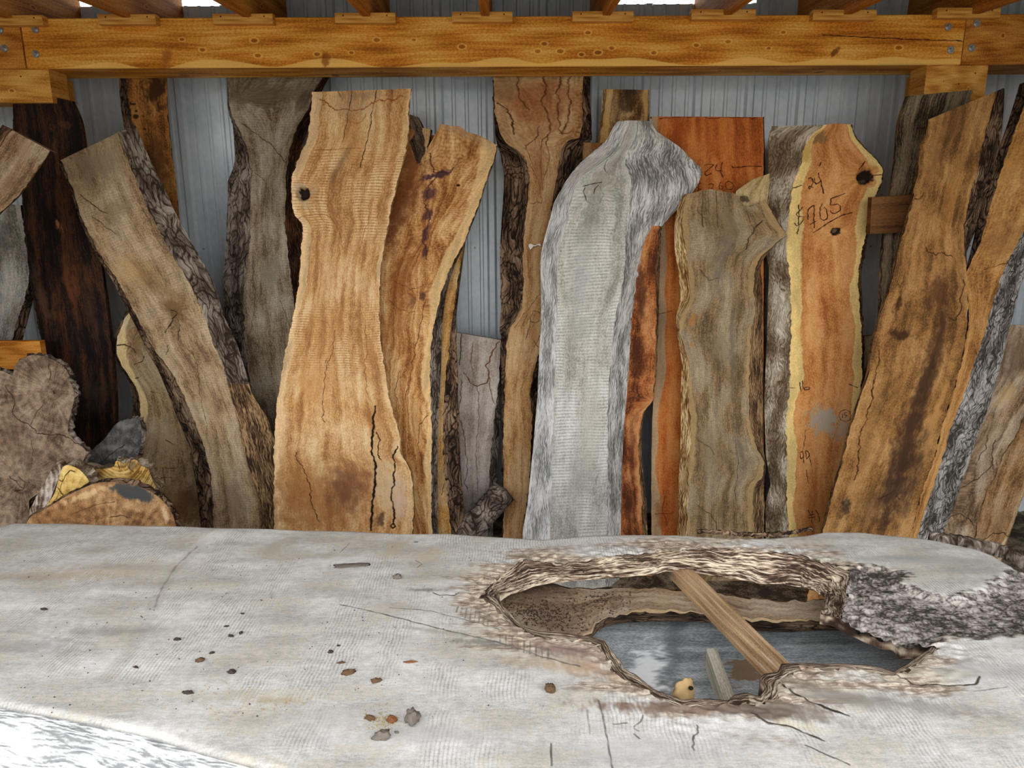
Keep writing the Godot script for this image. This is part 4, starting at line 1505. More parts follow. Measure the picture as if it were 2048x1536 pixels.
func wall_slabs() -> void:
	var leaf := "live edge slabs leaning on the wall"
	# ---- at the wall
	slab("wood_slab", "narrow brown board with pest holes and dark bark, hanging behind the beam at left", leaning(-3.9, 5.0), 0.05,
		[[251, 150, 333, 150, 15, 0], [260, 219, 335, 219, 19, 0], [268, 260, 338, 260, 20, 0], [275, 310, 343, 308, 18, 0], [285, 370, 352, 369, 18, 0], [295, 424, 357, 424, 18, 0], [320, 600, 375, 600, 10, 0], [335, 800, 395, 800, 10, 0]],
		{"dark": "4a2a12", "base": "96622c", "light": "b9803c", "greyed": 0.1, "stains_and_light": [[310, 180, 25, 50, 0, "331a0a", 0.85, 0.3], [312, 320, 30, 90, 0, "55351c", 0.6, 0.2], [272, 233, 6, 6, 0, "301b0e", 0.9, 0.7], [271, 222, 3, 3, 0, "2a170c", 0.9, 0.6], [268, 209, 5, 2, 0, "2a170c", 0.9, 0.6], [262, 208, 2, 4, 0, "2a170c", 0.9, 0.6], [286, 232, 2, 2, 0, "2a170c", 0.9, 0.6], [290, 258, 4, 5, 0, "331c0e", 0.8, 0.5]]}, 1, 8)
	slab("wood_slab", "tall grey brown slab with thick craggy bark on its left, left of the largest pale slab", leaning(-3.86, 7.0), 0.07,
		[[455, 148, 648, 148, 3, 14], [457, 190, 628, 185, 3, 14], [459, 215, 618, 215, 4, 20], [472, 246, 599, 246, 8, 22], [489, 284, 583, 287, 22, 22], [501, 325, 575, 325, 33, 26], [504, 362, 572, 360, 50, 28], [501, 400, 571, 405, 46, 30], [501, 444, 570, 444, 49, 32], [497, 512, 576, 505, 48, 32], [489, 560, 581, 555, 44, 30], [489, 630, 588, 610, 41, 20], [490, 690, 596, 690, 32, 12], [497, 745, 606, 745, 22, 10], [507, 800, 612, 800, 18, 10], [530, 900, 630, 900, 10, 8]],
		{"dark": "57493a", "base": "93826a", "light": "b8a98f", "greyed": 0.4, "lumpy": 0.02, "band": 0.35, "saw": [0.1, 5.0, 0.0, 0.0, 1.0], "knots": [[470, 200, 40, 50]], "stains_and_light": [[530, 190, 90, 40, 0, "5d4f3d", 0.6, 0.2], [540, 550, 30, 60, 0, "77705f", 0.6, 0.2], [610, 200, 14, 30, 20, "4b3e30", 0.5, 0.3]],
		"lines": [[1.2, "2e241a", 0.8, 4.0, 486, 247, 505, 262, 528, 280, 545, 292, 560, 312, 573, 328], [1.0, "3a2f24", 0.6, 3.0, 505, 520, 512, 580, 505, 650, 495, 680], [1.0, "3a2f24", 0.5, 3.0, 560, 600, 575, 640, 590, 690], [1.0, "3a2f24", 0.5, 3.0, 500, 340, 530, 360]]}, 0, 8)
	slab("wood_slab", "tall warm brown slab with rugged bark on both sides, behind the beam in the middle", leaning(-3.8, 8.0), 0.07,
		[[988, 148, 1167, 148, 2, 14], [989, 200, 1164, 200, 2, 16], [991, 235, 1163, 255, 3, 20], [996, 250, 1157, 275, 6, 27], [1009, 284, 1136, 281, 15, 46], [1033, 299, 1123, 298, 36, 52], [1048, 313, 1118, 325, 50, 46], [1057, 342, 1112, 360, 57, 26], [1058, 376, 1105, 403, 57, 18], [1053, 427, 1098, 444, 51, 14], [1048, 479, 1092, 479, 47, 12], [1046, 522, 1090, 522, 46, 12], [1046, 591, 1088, 591, 46, 12], [1037, 632, 1084, 632, 37, 12], [1022, 653, 1082, 653, 22, 12], [1015, 678, 1080, 693, 13, 12], [1011, 755, 1066, 748, 8, 16], [1009, 790, 1060, 787, 5, 20], [1008, 830, 1064, 825, 4, 14], [1007, 880, 1062, 880, 3, 12], [1007, 970, 1058, 970, 3, 12], [1007, 1060, 1046, 1060, 3, 14]],
		{"dark": "80572f", "base": "b68c5d", "light": "d3ae7c", "greyed": 0.12, "lumpy": 0.018, "knots": [[1075, 290, 20, 50], [1030, 170, 18, 30]], "stains_and_light": [[1075, 210, 40, 70, 0, "9a5f3a", 0.55, 0.2], [1080, 330, 18, 110, 0, "9b643e", 0.5, 0.2], [1008, 185, 18, 40, 0, "7d5a38", 0.5, 0.2], [1068, 680, 10, 60, 10, "a06a3c", 0.5, 0.2]],
		"lines": [[1.2, "4a2812", 0.5, 4.0, 1092, 155, 1086, 200, 1095, 240, 1093, 280, 1100, 320, 1086, 360], [1.2, "4a2812", 0.5, 4.0, 1118, 158, 1116, 200, 1117, 250, 1120, 268, 1140, 262, 1158, 265], [1.2, "4a2812", 0.5, 4.0, 1140, 160, 1138, 200, 1136, 245, 1124, 270], [1.1, "52301a", 0.5, 4.0, 1076, 250, 1072, 280, 1050, 290, 1060, 330, 1080, 380, 1084, 405, 1058, 408], [1.1, "52301a", 0.5, 3.0, 1095, 270, 1080, 330, 1084, 380], [1.4, "2a1509", 0.8, 3.0, 995, 205, 1015, 222, 1024, 240, 1030, 270], [1.0, "5a3218", 0.6, 3.0, 1035, 160, 1040, 200, 1060, 220],
			[1.3, "4a4038", 0.75, 0.4, 1081, 587, 1062, 609, 1046, 630, 1031, 655], [1.4, "4a4038", 0.75, 0.3, 1054, 631, 1048, 641, 1046, 653], [1.3, "4a4038", 0.75, 0.3, 1081, 626, 1073, 622, 1065, 622], [1.3, "4a4038", 0.75, 0.3, 1065, 626, 1060, 634, 1063, 644, 1071, 646, 1081, 640], [1.5, "4a4038", 0.75, 0.3, 1061, 642, 1060, 655, 1051, 679], [1.3, "4a4038", 0.75, 0.3, 1079, 671, 1067, 694], [1.2, "4a4038", 0.7, 0.3, 1067, 682, 1077, 694]]}, 1, 1)
	slab("wood_slab", "narrow rough board standing behind the bleached driftwood grey slab", leaning(-3.98, 5.0), 0.04,
		[[1213, 178, 1297, 180, 8, 2], [1208, 230, 1296, 230, 6, 2], [1200, 285, 1296, 285, 5, 2], [1190, 400, 1290, 400, 5, 2], [1150, 650, 1250, 650, 5, 2], [1110, 1000, 1205, 1000, 5, 2]],
		{"dark": "3a2818", "base": "8a6438", "light": "c99f5e", "sap": "cda566", "sapl": 16, "sapr": 10, "stains_and_light": [[1255, 200, 26, 36, 0, "3b2b1d", 0.7, 0.2], [1255, 228, 20, 9, 0, "d8b67f", 0.7, 0.3]]}, 4, 4)
	slab("wood_slab", "small brown board peeping out left of the bleached driftwood grey slab", leaning(-3.93, 5.0), 0.03,
		[[1166, 285, 1225, 286, 2, 2], [1166, 400, 1225, 400, 2, 2], [1130, 650, 1190, 650, 2, 2], [1085, 1000, 1140, 1000, 2, 2]],
		{"dark": "6b4425", "base": "99683b", "light": "bd8c58"}, 5, 5)
	slab("wood_slab", "short pale grey slab with looping dark spalt lines, below the bare wall in the middle", leaning(-3.97, 4.0), 0.05,
		[[905, 664, 1001, 680, 0, 2], [903, 700, 1000, 715, 0, 3], [903, 745, 998, 755, 0, 4], [904, 800, 992, 805, 0, 10], [905, 850, 987, 850, 0, 13], [907, 901, 982, 901, 0, 15], [910, 974, 978, 974, 0, 15], [915, 1040, 974, 1040, 0, 12]],
		{"dark": "7d7066", "base": "a89a8d", "light": "c4b8ac", "greyed": 0.3, "grey": "a09890", "lines": [[1.8, "5b3620", 0.85, 3.0, 998, 688, 986, 705, 974, 730, 978, 755, 972, 766, 955, 772, 940, 765, 928, 745], [1.2, "5b3620", 0.7, 2.0, 975, 740, 980, 780, 988, 808], [1.0, "6b4a35", 0.6, 2.0, 945, 690, 942, 730, 950, 760], [1.4, "4d3a2c", 0.7, 3.0, 925, 760, 918, 830, 930, 880, 935, 940, 928, 965, 936, 980], [1.0, "5d4a3c", 0.6, 3.0, 955, 770, 958, 830, 952, 900, 955, 980], [1.2, "53402f", 0.7, 3.0, 940, 1010, 955, 1005, 970, 1020], [1.4, "3a332d", 0.8, 0.5, 923, 670, 921, 700, 920, 730]]}, 5, 0)
	slab("wood_slab", "dark weathered board standing behind the big forked slab at right", leaning(-3.66, 4.0), 0.035,
		[[1816, 192, 1945, 180, 4, 0], [1799, 239, 1930, 239, 4, 0], [1792, 308, 1920, 308, 4, 0], [1782, 386, 1910, 386, 4, 0], [1768, 478, 1900, 478, 5, 0], [1762, 598, 1890, 598, 5, 0], [1755, 700, 1880, 700, 4, 0], [1740, 900, 1850, 900, 4, 0]],
		{"dark": "2c241b", "base": "6b5b44", "light": "96835f", "fine": 1.1, "greyed": 0.4, "grey": "6d665a", "band": 0.8, "relief": 0.5}, 5, 5)
	slab("wood_slab", "stub of brown board low between the knotty priced slab and the forked slab", leaning(-3.78, 3.0), 0.04,
		[[1729, 672, 1800, 668, 3, 0], [1726, 760, 1800, 760, 3, 0], [1722, 900, 1800, 900, 3, 0], [1718, 1060, 1800, 1060, 3, 0]],
		{"dark": "4a3826", "base": "85694a", "light": "ab8d66"}, 5, 5)
	# ---- second row
	slab("wood_slab", "plain orange red board with a flat top and pencilled numbers, behind the driftwood grey slab", leaning(-3.70, 6.0), 0.045,
		[[1303, 233, 1526, 234, 0, 2], [1305, 300, 1527, 300, 0, 3], [1306, 350, 1527, 350, 0, 4], [1316, 440, 1527, 440, 0, 4], [1317, 500, 1527, 500, 0, 4], [1316, 573, 1527, 573, 0, 4], [1315, 628, 1527, 628, 0, 3], [1313, 719, 1527, 719, 0, 3], [1306, 810, 1527, 810, 0, 3], [1303, 937, 1527, 937, 0, 3], [1303, 1060, 1527, 1060, 0, 3]],
		{"dark": "85401a", "base": "b4642a", "light": "ca8344", "sap": "a98a68", "sapl": 15, "fine": 0.35, "figure": 0.12, "rings": 0.09, "greyed": 0.05, "res": 1.5, "edge": 0.001, "band": 0.55, "stains_and_light": [[1360, 280, 20, 60, 0, "7e340f", 0.4, 0.2], [1440, 270, 26, 50, 0, "c06a2c", 0.4, 0.2], [1322, 1030, 20, 40, 0, "7d3914", 0.5, 0.2]],
		"lines": [[3.0, "5c1f0b", 0.75, 5.0, 1320, 246, 1345, 240, 1370, 238, 1400, 236, 1420, 243, 1450, 238, 1480, 242, 1500, 238, 1506, 246, 1516, 240],
			[1.3, "2b1008", 0.8, 0.3, 1409, 331, 1415, 328, 1427, 329, 1424, 333, 1411, 344, 1410, 348, 1413, 351, 1423, 347], [1.4, "2b1008", 0.85, 0.3, 1435, 328, 1431, 335, 1432, 340, 1436, 342, 1442, 341], [1.5, "2b1008", 0.85, 0.3, 1445, 325, 1442, 333, 1442, 345, 1446, 355], [1.5, "2b1008", 0.85, 0.3, 1464, 332, 1465, 335, 1482, 334, 1497, 332, 1524, 333],
			[1.1, "3a160a", 0.7, 0.3, 1403, 366, 1392, 369, 1393, 374, 1402, 378, 1394, 383], [1.0, "3a160a", 0.7, 0.2, 1398, 362, 1396, 386], [1.2, "3a160a", 0.75, 0.3, 1417, 369, 1422, 367, 1428, 369, 1424, 376, 1419, 383, 1430, 382], [1.2, "3a160a", 0.75, 0.3, 1442, 363, 1438, 372, 1439, 378, 1445, 378, 1446, 373, 1441, 371], [1.2, "3a160a", 0.75, 0.3, 1458, 362, 1452, 365, 1451, 372, 1454, 379, 1464, 379, 1468, 372, 1465, 366, 1458, 362],
			[1.0, "4d2614", 0.7, 1.0, 1318, 628, 1345, 622], [1.2, "4d2410", 0.6, 2.0, 1330, 990, 1325, 1020, 1335, 1050], [1.0, "4d2410", 0.6, 1.0, 1310, 1028, 1345, 1026]]}, 5, 8)
	slab("wood_slab", "knotty orange slab with pale sapwood, mottled bark on its left and a handwritten price of 705", leaning(-3.62, 6.0), 0.06,
		[[1648, 250, 1700, 249, 106, 3], [1622, 272, 1712, 275, 83, 3], [1607, 304, 1738, 306, 69, 3], [1601, 335, 1764, 335, 64, 2], [1586, 368, 1760, 370, 48, 3], [1582, 406, 1744, 404, 47, 4], [1577, 440, 1736, 438, 43, 5], [1574, 500, 1725, 500, 41, 7], [1578, 539, 1717, 539, 39, 8], [1582, 600, 1719, 600, 46, 7], [1582, 660, 1722, 656, 47, 4], [1580, 734, 1724, 734, 48, 3], [1578, 790, 1720, 790, 49, 3], [1572, 852, 1715, 852, 41, 3], [1575, 910, 1705, 910, 43, 3], [1573, 969, 1700, 969, 31, 3], [1574, 1005, 1700, 1005, 42, 3], [1578, 1062, 1700, 1062, 46, 3]],
		{"dark": "98592a", "base": "c6884e", "light": "dba56d", "sap": "dfc07c", "sapl": 17, "sapr": 15, "figure": 0.12, "rings": 0.12, "fine": 0.3, "greyed": 0.0, "wave": 12.0, "res": 1.6, "step": 0.008, "lumpy": 0.012, "edge": 0.004, "fade": 0.05, "top": [[0.0, 0], [0.5, 3], [1.0, 0]],
		"knots": [[1730, 352, 26, 30], [1671, 462, 16, 18]], "pits": [[1730, 353, 15, 16, 0.035], [1671, 462, 8, 8, 0.012]],
		"stains_and_light": [[1612, 300, 18, 30, 0, "b9904f", 0.7, 0.3], [1640, 275, 30, 16, 0, "7a5c3a", 0.8, 0.3], [1650, 840, 40, 42, 0, "a39a8c", 0.85, 0.35], [1690, 860, 30, 30, 20, "a3937f", 0.7, 0.3], [1640, 1020, 50, 60, 0, "9a5c28", 0.45, 0.2], [1730, 353, 14, 14, 0, "1d120a", 0.97, 0.75], [1724, 362, 8, 6, 0, "4a4038", 0.8, 0.5], [1671, 462, 9.5, 9.5, 0, "1d120b", 0.95, 0.75], [1671, 461, 4.5, 4.5, 0, "7b6250", 0.7, 0.4]],
		"lines": [[1.4, "3a1c0c", 0.85, 0.4, 1729, 323, 1717, 338], [1.2, "3a1c0c", 0.85, 0.5, 1744, 351, 1763, 349], [1.5, "2e140c", 0.85, 0.2, 1580, 377, 1591, 375, 1604, 370], [1.6, "2e140c", 0.85, 0.2, 1641, 324, 1639, 333],
			[1.5, "2e140c", 0.88, 0.2, 1617, 358, 1621, 355, 1624, 357, 1626, 365, 1623, 373, 1619, 378, 1617, 376, 1619, 372, 1627, 375], [1.5, "2e140c", 0.88, 0.2, 1629, 357, 1629, 365, 1633, 368, 1640, 363], [1.5, "2e140c", 0.88, 0.2, 1637, 346, 1642, 366, 1648, 387],
			[1.6, "2e140c", 0.88, 0.2, 1599, 410, 1598, 440, 1597, 469], [1.4, "2e140c", 0.85, 0.2, 1607, 414, 1600, 421, 1593, 429, 1596, 433, 1607, 433, 1607, 440, 1601, 448, 1593, 452, 1590, 446], [1.6, "2e140c", 0.88, 0.2, 1617, 439, 1616, 428, 1617, 419, 1626, 412, 1630, 411, 1629, 427, 1629, 456], [1.4, "2e140c", 0.85, 0.2, 1620, 449, 1634, 442],
			[1.6, "2e140c", 0.88, 0.2, 1646, 408, 1641, 418, 1641, 430, 1642, 437, 1648, 441, 1656, 437, 1656, 430, 1654, 419, 1650, 414], [1.5, "2e140c", 0.88, 0.2, 1690, 387, 1676, 392, 1662, 397, 1663, 403, 1662, 410, 1667, 410, 1677, 408, 1683, 413, 1681, 421, 1672, 427, 1665, 426, 1661, 421], [1.7, "2e140c", 0.85, 0.3, 1706, 425, 1684, 431, 1656, 446, 1628, 466],
			[1.2, "2e1a10", 0.85, 0.2, 1580, 776, 1589, 776], [1.5, "2e1a10", 0.85, 0.2, 1599, 765, 1601, 783], [1.4, "2e1a10", 0.85, 0.2, 1605, 761, 1605, 773, 1609, 780, 1617, 779, 1619, 775, 1613, 774, 1607, 777], [1.3, "2e1a10", 0.85, 0.3, 1698, 768, 1707, 772, 1715, 775],
			[1.1, "5a3316", 0.75, 0.2, 1690, 819, 1699, 823, 1702, 831, 1698, 840, 1690, 843, 1681, 840, 1678, 831, 1682, 822, 1690, 819], [1.2, "4a2a14", 0.8, 0.2, 1685, 828, 1685, 836], [1.2, "4a2a14", 0.8, 0.2, 1693, 825, 1689, 826, 1689, 830, 1693, 831, 1692, 834, 1689, 835],
			[1.4, "2e1a10", 0.85, 0.2, 1606, 903, 1601, 905, 1601, 914, 1604, 918, 1608, 913, 1607, 904, 1608, 927], [1.4, "2e1a10", 0.85, 0.2, 1612, 901, 1613, 913, 1615, 918, 1619, 911, 1617, 904, 1612, 901], [1.4, "2e1a10", 0.85, 0.2, 1619, 906, 1621, 920, 1623, 932], [1.1, "3a2010", 0.7, 0.6, 1612, 860, 1610, 881, 1607, 899], [1.3, "3a2010", 0.75, 0.4, 1613, 940, 1616, 955, 1617, 967],
			[1.4, "2e1a10", 0.85, 0.2, 1617, 1021, 1622, 1032], [1.4, "2e1a10", 0.85, 0.2, 1625, 1022, 1624, 1046], [1.3, "2e1a10", 0.85, 0.2, 1617, 1036, 1631, 1034], [1.3, "2e1a10", 0.85, 0.2, 1619, 1030, 1628, 1029], [1.5, "2e1a10", 0.85, 0.2, 1632, 1020, 1638, 1032, 1640, 1043]]}, 3, 5)
	slab("wood_slab", "narrow red brown slab dark with mottling, right of the driftwood grey slab", leaning(-3.58, 6.0), 0.05,
		[[1255, 450, 1318, 452, 0, 6], [1245, 500, 1314, 500, 0, 8], [1240, 628, 1312, 628, 0, 6], [1235, 740, 1310, 740, 0, 4], [1234, 780, 1307, 785, 0, 2], [1233, 803, 1305, 803, 0, 1], [1232, 822, 1288, 822, 0, 3], [1230, 850, 1281, 850, 0, 4], [1228, 901, 1277, 901, 0, 7], [1228, 960, 1280, 960, 0, 8], [1228, 1010, 1284, 1010, 0, 10], [1228, 1060, 1285, 1060, 0, 10], [1228, 1176, 1303, 1176, 0, 3]],
		{"dark": "4b2412", "base": "9a5a2e", "light": "bd8350", "band": 0.7, "blotch": 0.7, "greyed": 0.05, "knots": [[1303, 805, 18, 18]], "stains_and_light": [[1282, 590, 16, 90, 0, "3a1c10", 0.65, 0.1], [1280, 720, 18, 50, 0, "40200f", 0.6, 0.1], [1262, 900, 14, 90, 0, "5c3420", 0.6, 0.1], [1260, 1020, 20, 60, 0, "4a2818", 0.6, 0.1], [1300, 530, 8, 40, 0, "57301b", 0.6, 0.2]]}, 5, 5)
	slab("wood_slab", "tan strip of slab edged with ragged dark bark, right of the figured forked slab", leaning(-3.66, 6.5), 0.05,
		[[870, 440, 932, 450, 0, 3], [868, 500, 925, 500, 0, 4], [862, 573, 914, 573, 0, 5], [860, 640, 904, 640, 0, 8], [858, 700, 898, 700, 0, 16], [858, 760, 891, 760, 0, 25], [858, 828, 886, 828, 0, 31], [856, 901, 886, 901, 0, 34], [856, 960, 890, 960, 0, 33], [858, 1010, 896, 1010, 0, 31], [862, 1060, 902, 1060, 0, 28]],
		{"dark": "7a5126", "base": "b98a4c", "light": "d8af70", "stains_and_light": [[885, 960, 16, 40, 0, "7c5c3a", 0.4, 0.2]], "lines": [[1.0, "4a2a12", 0.7, 2.0, 882, 990, 890, 965, 898, 955]]}, 5, 1)
	slab("wood_slab", "charred almost black slab in front of the left post", leaning(-3.74, 4.0), 0.06,
		[[27, 192, 143, 200, 2, 4], [27, 239, 160, 239, 2, 4], [34, 320, 172, 320, 3, 4], [45, 390, 182, 390, 3, 4], [55, 500, 198, 500, 3, 4], [62, 560, 207, 560, 3, 4], [72, 620, 215, 620, 3, 4], [88, 704, 224, 704, 3, 4], [95, 790, 231, 790, 3, 4], [100, 850, 232, 850, 3, 4], [105, 1000, 232, 1000, 3, 4]],
		{"dark": "0f0805", "base": "26160d", "light": "4d2d18", "fine": 1.0, "band": 0.9, "figure": 0.3, "greyed": 0.0, "relief": 0.6, "rough": 0.75, "top": [[0.0, -3], [0.25, 5], [0.6, 5], [1.0, -2]], "fade": 0.1,
		"stains_and_light": [[110, 300, 8, 60, 0, "8a5a2e", 0.5, 0.3], [130, 250, 16, 12, 0, "6e4a2a", 0.4, 0.3], [115, 450, 6, 22, -15, "b97f4a", 0.75, 0.4], [135, 570, 12, 80, -6, "6e3f22", 0.6, 0.2], [85, 600, 14, 100, -8, "5d4330", 0.6, 0.2], [180, 620, 16, 90, -6, "4a3120", 0.5, 0.2], [190, 790, 40, 50, 0, "3a3126", 0.6, 0.2], [150, 560, 10, 40, 0, "7a4526", 0.5, 0.3]]}, 8, 8)
	slab("wood_slab", "curved tan slab with cream sapwood and bark on its left, tucked behind the leaning slab", leaning(-3.70, 6.0), 0.06,
		[[258, 622, 335, 632, 6, 0], [242, 654, 340, 660, 7, 0], [233, 682, 345, 690, 7, 0], [237, 717, 350, 717, 6, 0], [249, 741, 355, 741, 6, 0], [267, 767, 365, 767, 9, 0], [278, 800, 375, 800, 14, 0], [281, 830, 385, 830, 18, 0], [271, 868, 395, 868, 16, 0], [255, 901, 405, 901, 10, 0], [247, 920, 410, 920, 8, 0], [241, 960, 415, 960, 8, 0], [238, 1050, 415, 1050, 8, 0]],
		{"dark": "6b5138", "base": "a68a64", "light": "c6aa80", "sap": "e0c48c", "sapl": 13, "greyed": 0.3, "knots": [[268, 690, 14, 24]], "stains_and_light": [[345, 1000, 70, 60, 0, "7c5b38", 0.6, 0.2], [275, 690, 20, 26, 0, "7d6140", 0.6, 0.2], [370, 1010, 30, 60, 10, "5d4026", 0.6, 0.2], [330, 880, 40, 40, 0, "a58a63", 0.5, 0.2]],
		"lines": [[1.6, "2a1c10", 0.85, 1.5, 235, 691, 250, 690, 262, 694, 275, 706], [1.4, "30200f", 0.8, 1.0, 268, 730, 285, 722, 290, 712], [1.2, "2a1c10", 0.8, 1.0, 270, 757, 278, 755], [1.0, "30200f", 0.7, 1.0, 276, 742, 278, 744], [1.0, "4a3520", 0.6, 1.0, 300, 784, 320, 786], [1.2, "3a2814", 0.6, 2.0, 330, 880, 340, 885, 350, 890], [1.2, "3a2814", 0.7, 1.0, 330, 935, 345, 937, 356, 936], [1.2, "3a2814", 0.7, 1.0, 320, 955, 345, 955], [1.0, "3a2814", 0.6, 1.0, 326, 935, 330, 965]]}, 1, 5)
	var figured := slab("wood_slab", "figured brown slab forked at the top with purple black flecks, right of the largest pale slab", leaning(-3.54, 7.5), 0.06,
		[[808, 262, 993, 291, 0, 2], [806, 300, 988, 318, 0, 2], [800, 340, 972, 362, 0, 2], [790, 390, 958, 407, 0, 2], [780, 440, 941, 451, 0, 2], [770, 490, 923, 495, 0, 3], [762, 529, 904, 529, 0, 6], [758, 584, 883, 584, 0, 10], [758, 646, 869, 646, 0, 16], [760, 704, 861, 704, 0, 22], [765, 750, 860, 750, 0, 22], [770, 792, 861, 792, 0, 18], [780, 865, 863, 865, 0, 12], [790, 937, 863, 937, 0, 12], [800, 1000, 863, 1000, 0, 12], [810, 1060, 864, 1060, 0, 12]],
		{"dark": "74451f", "base": "ba854f", "light": "e2bb83", "sap": "d8b27c", "sapr": 17, "figure": 0.3, "rings": 0.34, "wave": 22.0, "fine": 0.45, "greyed": 0.05, "saw": [0.1, 4.5, 0.0, 0.0, 0.4], "step": 0.011, "fade": 0.13, "top": [[0.0, 2], [0.1, 8], [0.19, -48], [0.2, -48], [0.39, 25], [0.5, 24], [0.6, 26], [0.68, 17], [0.8, 15], [0.92, 7], [1.0, 0]],
		"knots": [[845, 330, 24, 60], [850, 480, 26, 80], [835, 600, 20, 40]],
		"stains_and_light": [[800, 410, 34, 150, 8, "64361a", 0.8, 0.1], [818, 330, 24, 70, 0, "74431f", 0.75, 0.2], [800, 560, 34, 90, 0, "7d4822", 0.6, 0.1], [872, 350, 24, 7, -35, "3d2430", 0.85, 0.4], [858, 385, 12, 20, -20, "4a2b30", 0.75, 0.3], [855, 430, 9, 16, 0, "45282c", 0.7, 0.3], [850, 470, 6, 26, 0, "45282c", 0.75, 0.3], [851, 505, 7, 18, 0, "40252a", 0.75, 0.3], [845, 590, 8, 12, 0, "3d2424", 0.7, 0.3], [822, 605, 14, 16, 0, "5d3520", 0.6, 0.2], [960, 275, 30, 18, 30, "77604f", 0.7, 0.2], [940, 290, 60, 16, 12, "a88d6d", 0.5, 0.2], [916, 370, 3, 3, 0, "2a160c", 0.95, 0.7], [845, 310, 6, 22, 0, "4d3520", 0.8, 0.3], [800, 640, 24, 60, 0, "8a5a30", 0.45, 0.1], [830, 830, 24, 60, 0, "9c7040", 0.4, 0.1]],
		"lines": [[1.2, "3d2018", 0.75, 3.0, 860, 300, 862, 330, 868, 345, 900, 345, 910, 335], [1.4, "3a2024", 0.7, 6.0, 868, 355, 850, 400, 858, 440, 846, 480, 852, 520], [1.1, "43220f", 0.7, 3.0, 850, 600, 845, 640, 830, 700, 820, 760, 810, 800], [1.2, "43220f", 0.75, 3.0, 855, 830, 838, 850, 836, 890, 845, 930], [1.0, "5a3416", 0.5, 4.0, 790, 560, 820, 580, 850, 570], [1.0, "5a3416", 0.5, 4.0, 780, 600, 800, 620, 830, 625], [1.2, "4d2814", 0.6, 3.0, 800, 740, 790, 780, 800, 820], [1.6, "2f1f12", 0.8, 1.0, 845, 308, 844, 320]]}, 5, 0)
	var behind := leaning(-3.58, 7.5)
	slab("", "", behind, 0.03, [[812, 230, 836, 238, 0, 4], [814, 250, 846, 258, 0, 4], [818, 275, 850, 285, 0, 3], [826, 300, 852, 306, 0, 2], [836, 330, 850, 330, 0, 1]], {"stand": false, "dark": "1c130d", "base": "45352a", "light": "6f5d4c", "fine": 1.0, "relief": 0.6, "edge": 0.004}, 1, 1, "", "", figured)
	slab("", "", behind.translated(Vector3(0, 0, 0.012)), 0.03, [[837, 256, 862, 262, 1, 4], [834, 280, 859, 284, 1, 4], [836, 300, 855, 302, 1, 2], [840, 330, 850, 330, 1, 1]], {"stand": false, "dark": "6d4a2a", "base": "b0834e", "light": "cfa56d", "edge": 0.002}, 1, 1, "", "", figured)
	# ---- the front row
	slab("wood_slab", "grey brown live edge slab with a broken notched top, in front of the orange red board", leaning(-3.52, 6.0), 0.055,
		[[1377, 388, 1531, 403, 6, 2], [1370, 405, 1541, 420, 10, 2], [1366, 430, 1553, 440, 13, 2], [1366, 462, 1570, 470, 17, 1], [1372, 500, 1550, 488, 22, 3], [1375, 520, 1519, 519, 22, 8], [1379, 566, 1507, 566, 20, 19], [1377, 605, 1509, 600, 17, 17], [1364, 629, 1510, 622, 10, 16], [1358, 656, 1504, 652, 4, 22], [1364, 678, 1501, 692, 8, 25], [1377, 719, 1499, 740, 15, 28], [1379, 793, 1498, 800, 17, 29], [1381, 852, 1503, 858, 19, 24], [1381, 891, 1513, 895, 20, 14], [1378, 930, 1528, 931, 18, 3], [1377, 957, 1524, 955, 19, 5], [1377, 985, 1510, 969, 19, 19], [1376, 1010, 1506, 1010, 19, 24], [1375, 1062, 1504, 1062, 19, 25]],
		{"dark": "55452f", "base": "8c7352", "light": "b3976c", "sap": "a78a5f", "sapl": 6, "sapr": 8, "greyed": 0.5, "grey": "857b6b", "saw": [0.12, 3.6, 0.0, 0.0, 1.0], "lumpy": 0.008, "fade": 0.07, "step": 0.012, "top": [[0.0, 0], [0.28, 14], [0.3, 13], [0.62, 9], [0.66, 2], [0.72, -14], [0.8, -14], [0.9, -5], [1.0, 2]],
		"stains_and_light": [[1450, 500, 30, 120, 0, "6f6557", 0.6, 0.1], [1440, 700, 36, 60, 0, "857963", 0.5, 0.1], [1470, 620, 12, 26, 0, "5f5546", 0.6, 0.2], [1465, 720, 10, 130, 0, "5f574c", 0.6, 0.1], [1420, 900, 40, 80, 0, "7c6a4d", 0.5, 0.1], [1480, 900, 16, 60, 0, "62584a", 0.6, 0.1], [1440, 440, 50, 40, 0, "7e6a4a", 0.5, 0.1], [1480, 395, 6, 10, -30, "2e261d", 0.85, 0.5], [1385, 640, 10, 16, 0, "b0763e", 0.6, 0.3], [1384, 690, 8, 8, 0, "aa7340", 0.6, 0.3]],
		"lines": [[1.3, "2b2219", 0.85, 1.5, 1525, 440, 1505, 460, 1496, 475, 1490, 500], [1.0, "3d3122", 0.75, 0.6, 1407, 395, 1404, 430, 1407, 455], [0.9, "3d3122", 0.7, 0.6, 1432, 380, 1434, 420, 1436, 455], [0.9, "4a3a26", 0.6, 2.0, 1395, 420, 1412, 440], [1.0, "3d3122", 0.6, 3.0, 1400, 540, 1420, 560, 1440, 556], [1.0, "3d3122", 0.6, 2.0, 1395, 880, 1420, 895, 1428, 910], [1.2, "3d3122", 0.7, 3.0, 1396, 1010, 1420, 1028, 1432, 1045, 1434, 1062], [1.0, "3d3122", 0.6, 1.0, 1470, 880, 1474, 940, 1472, 1000]]}, 4, 5)
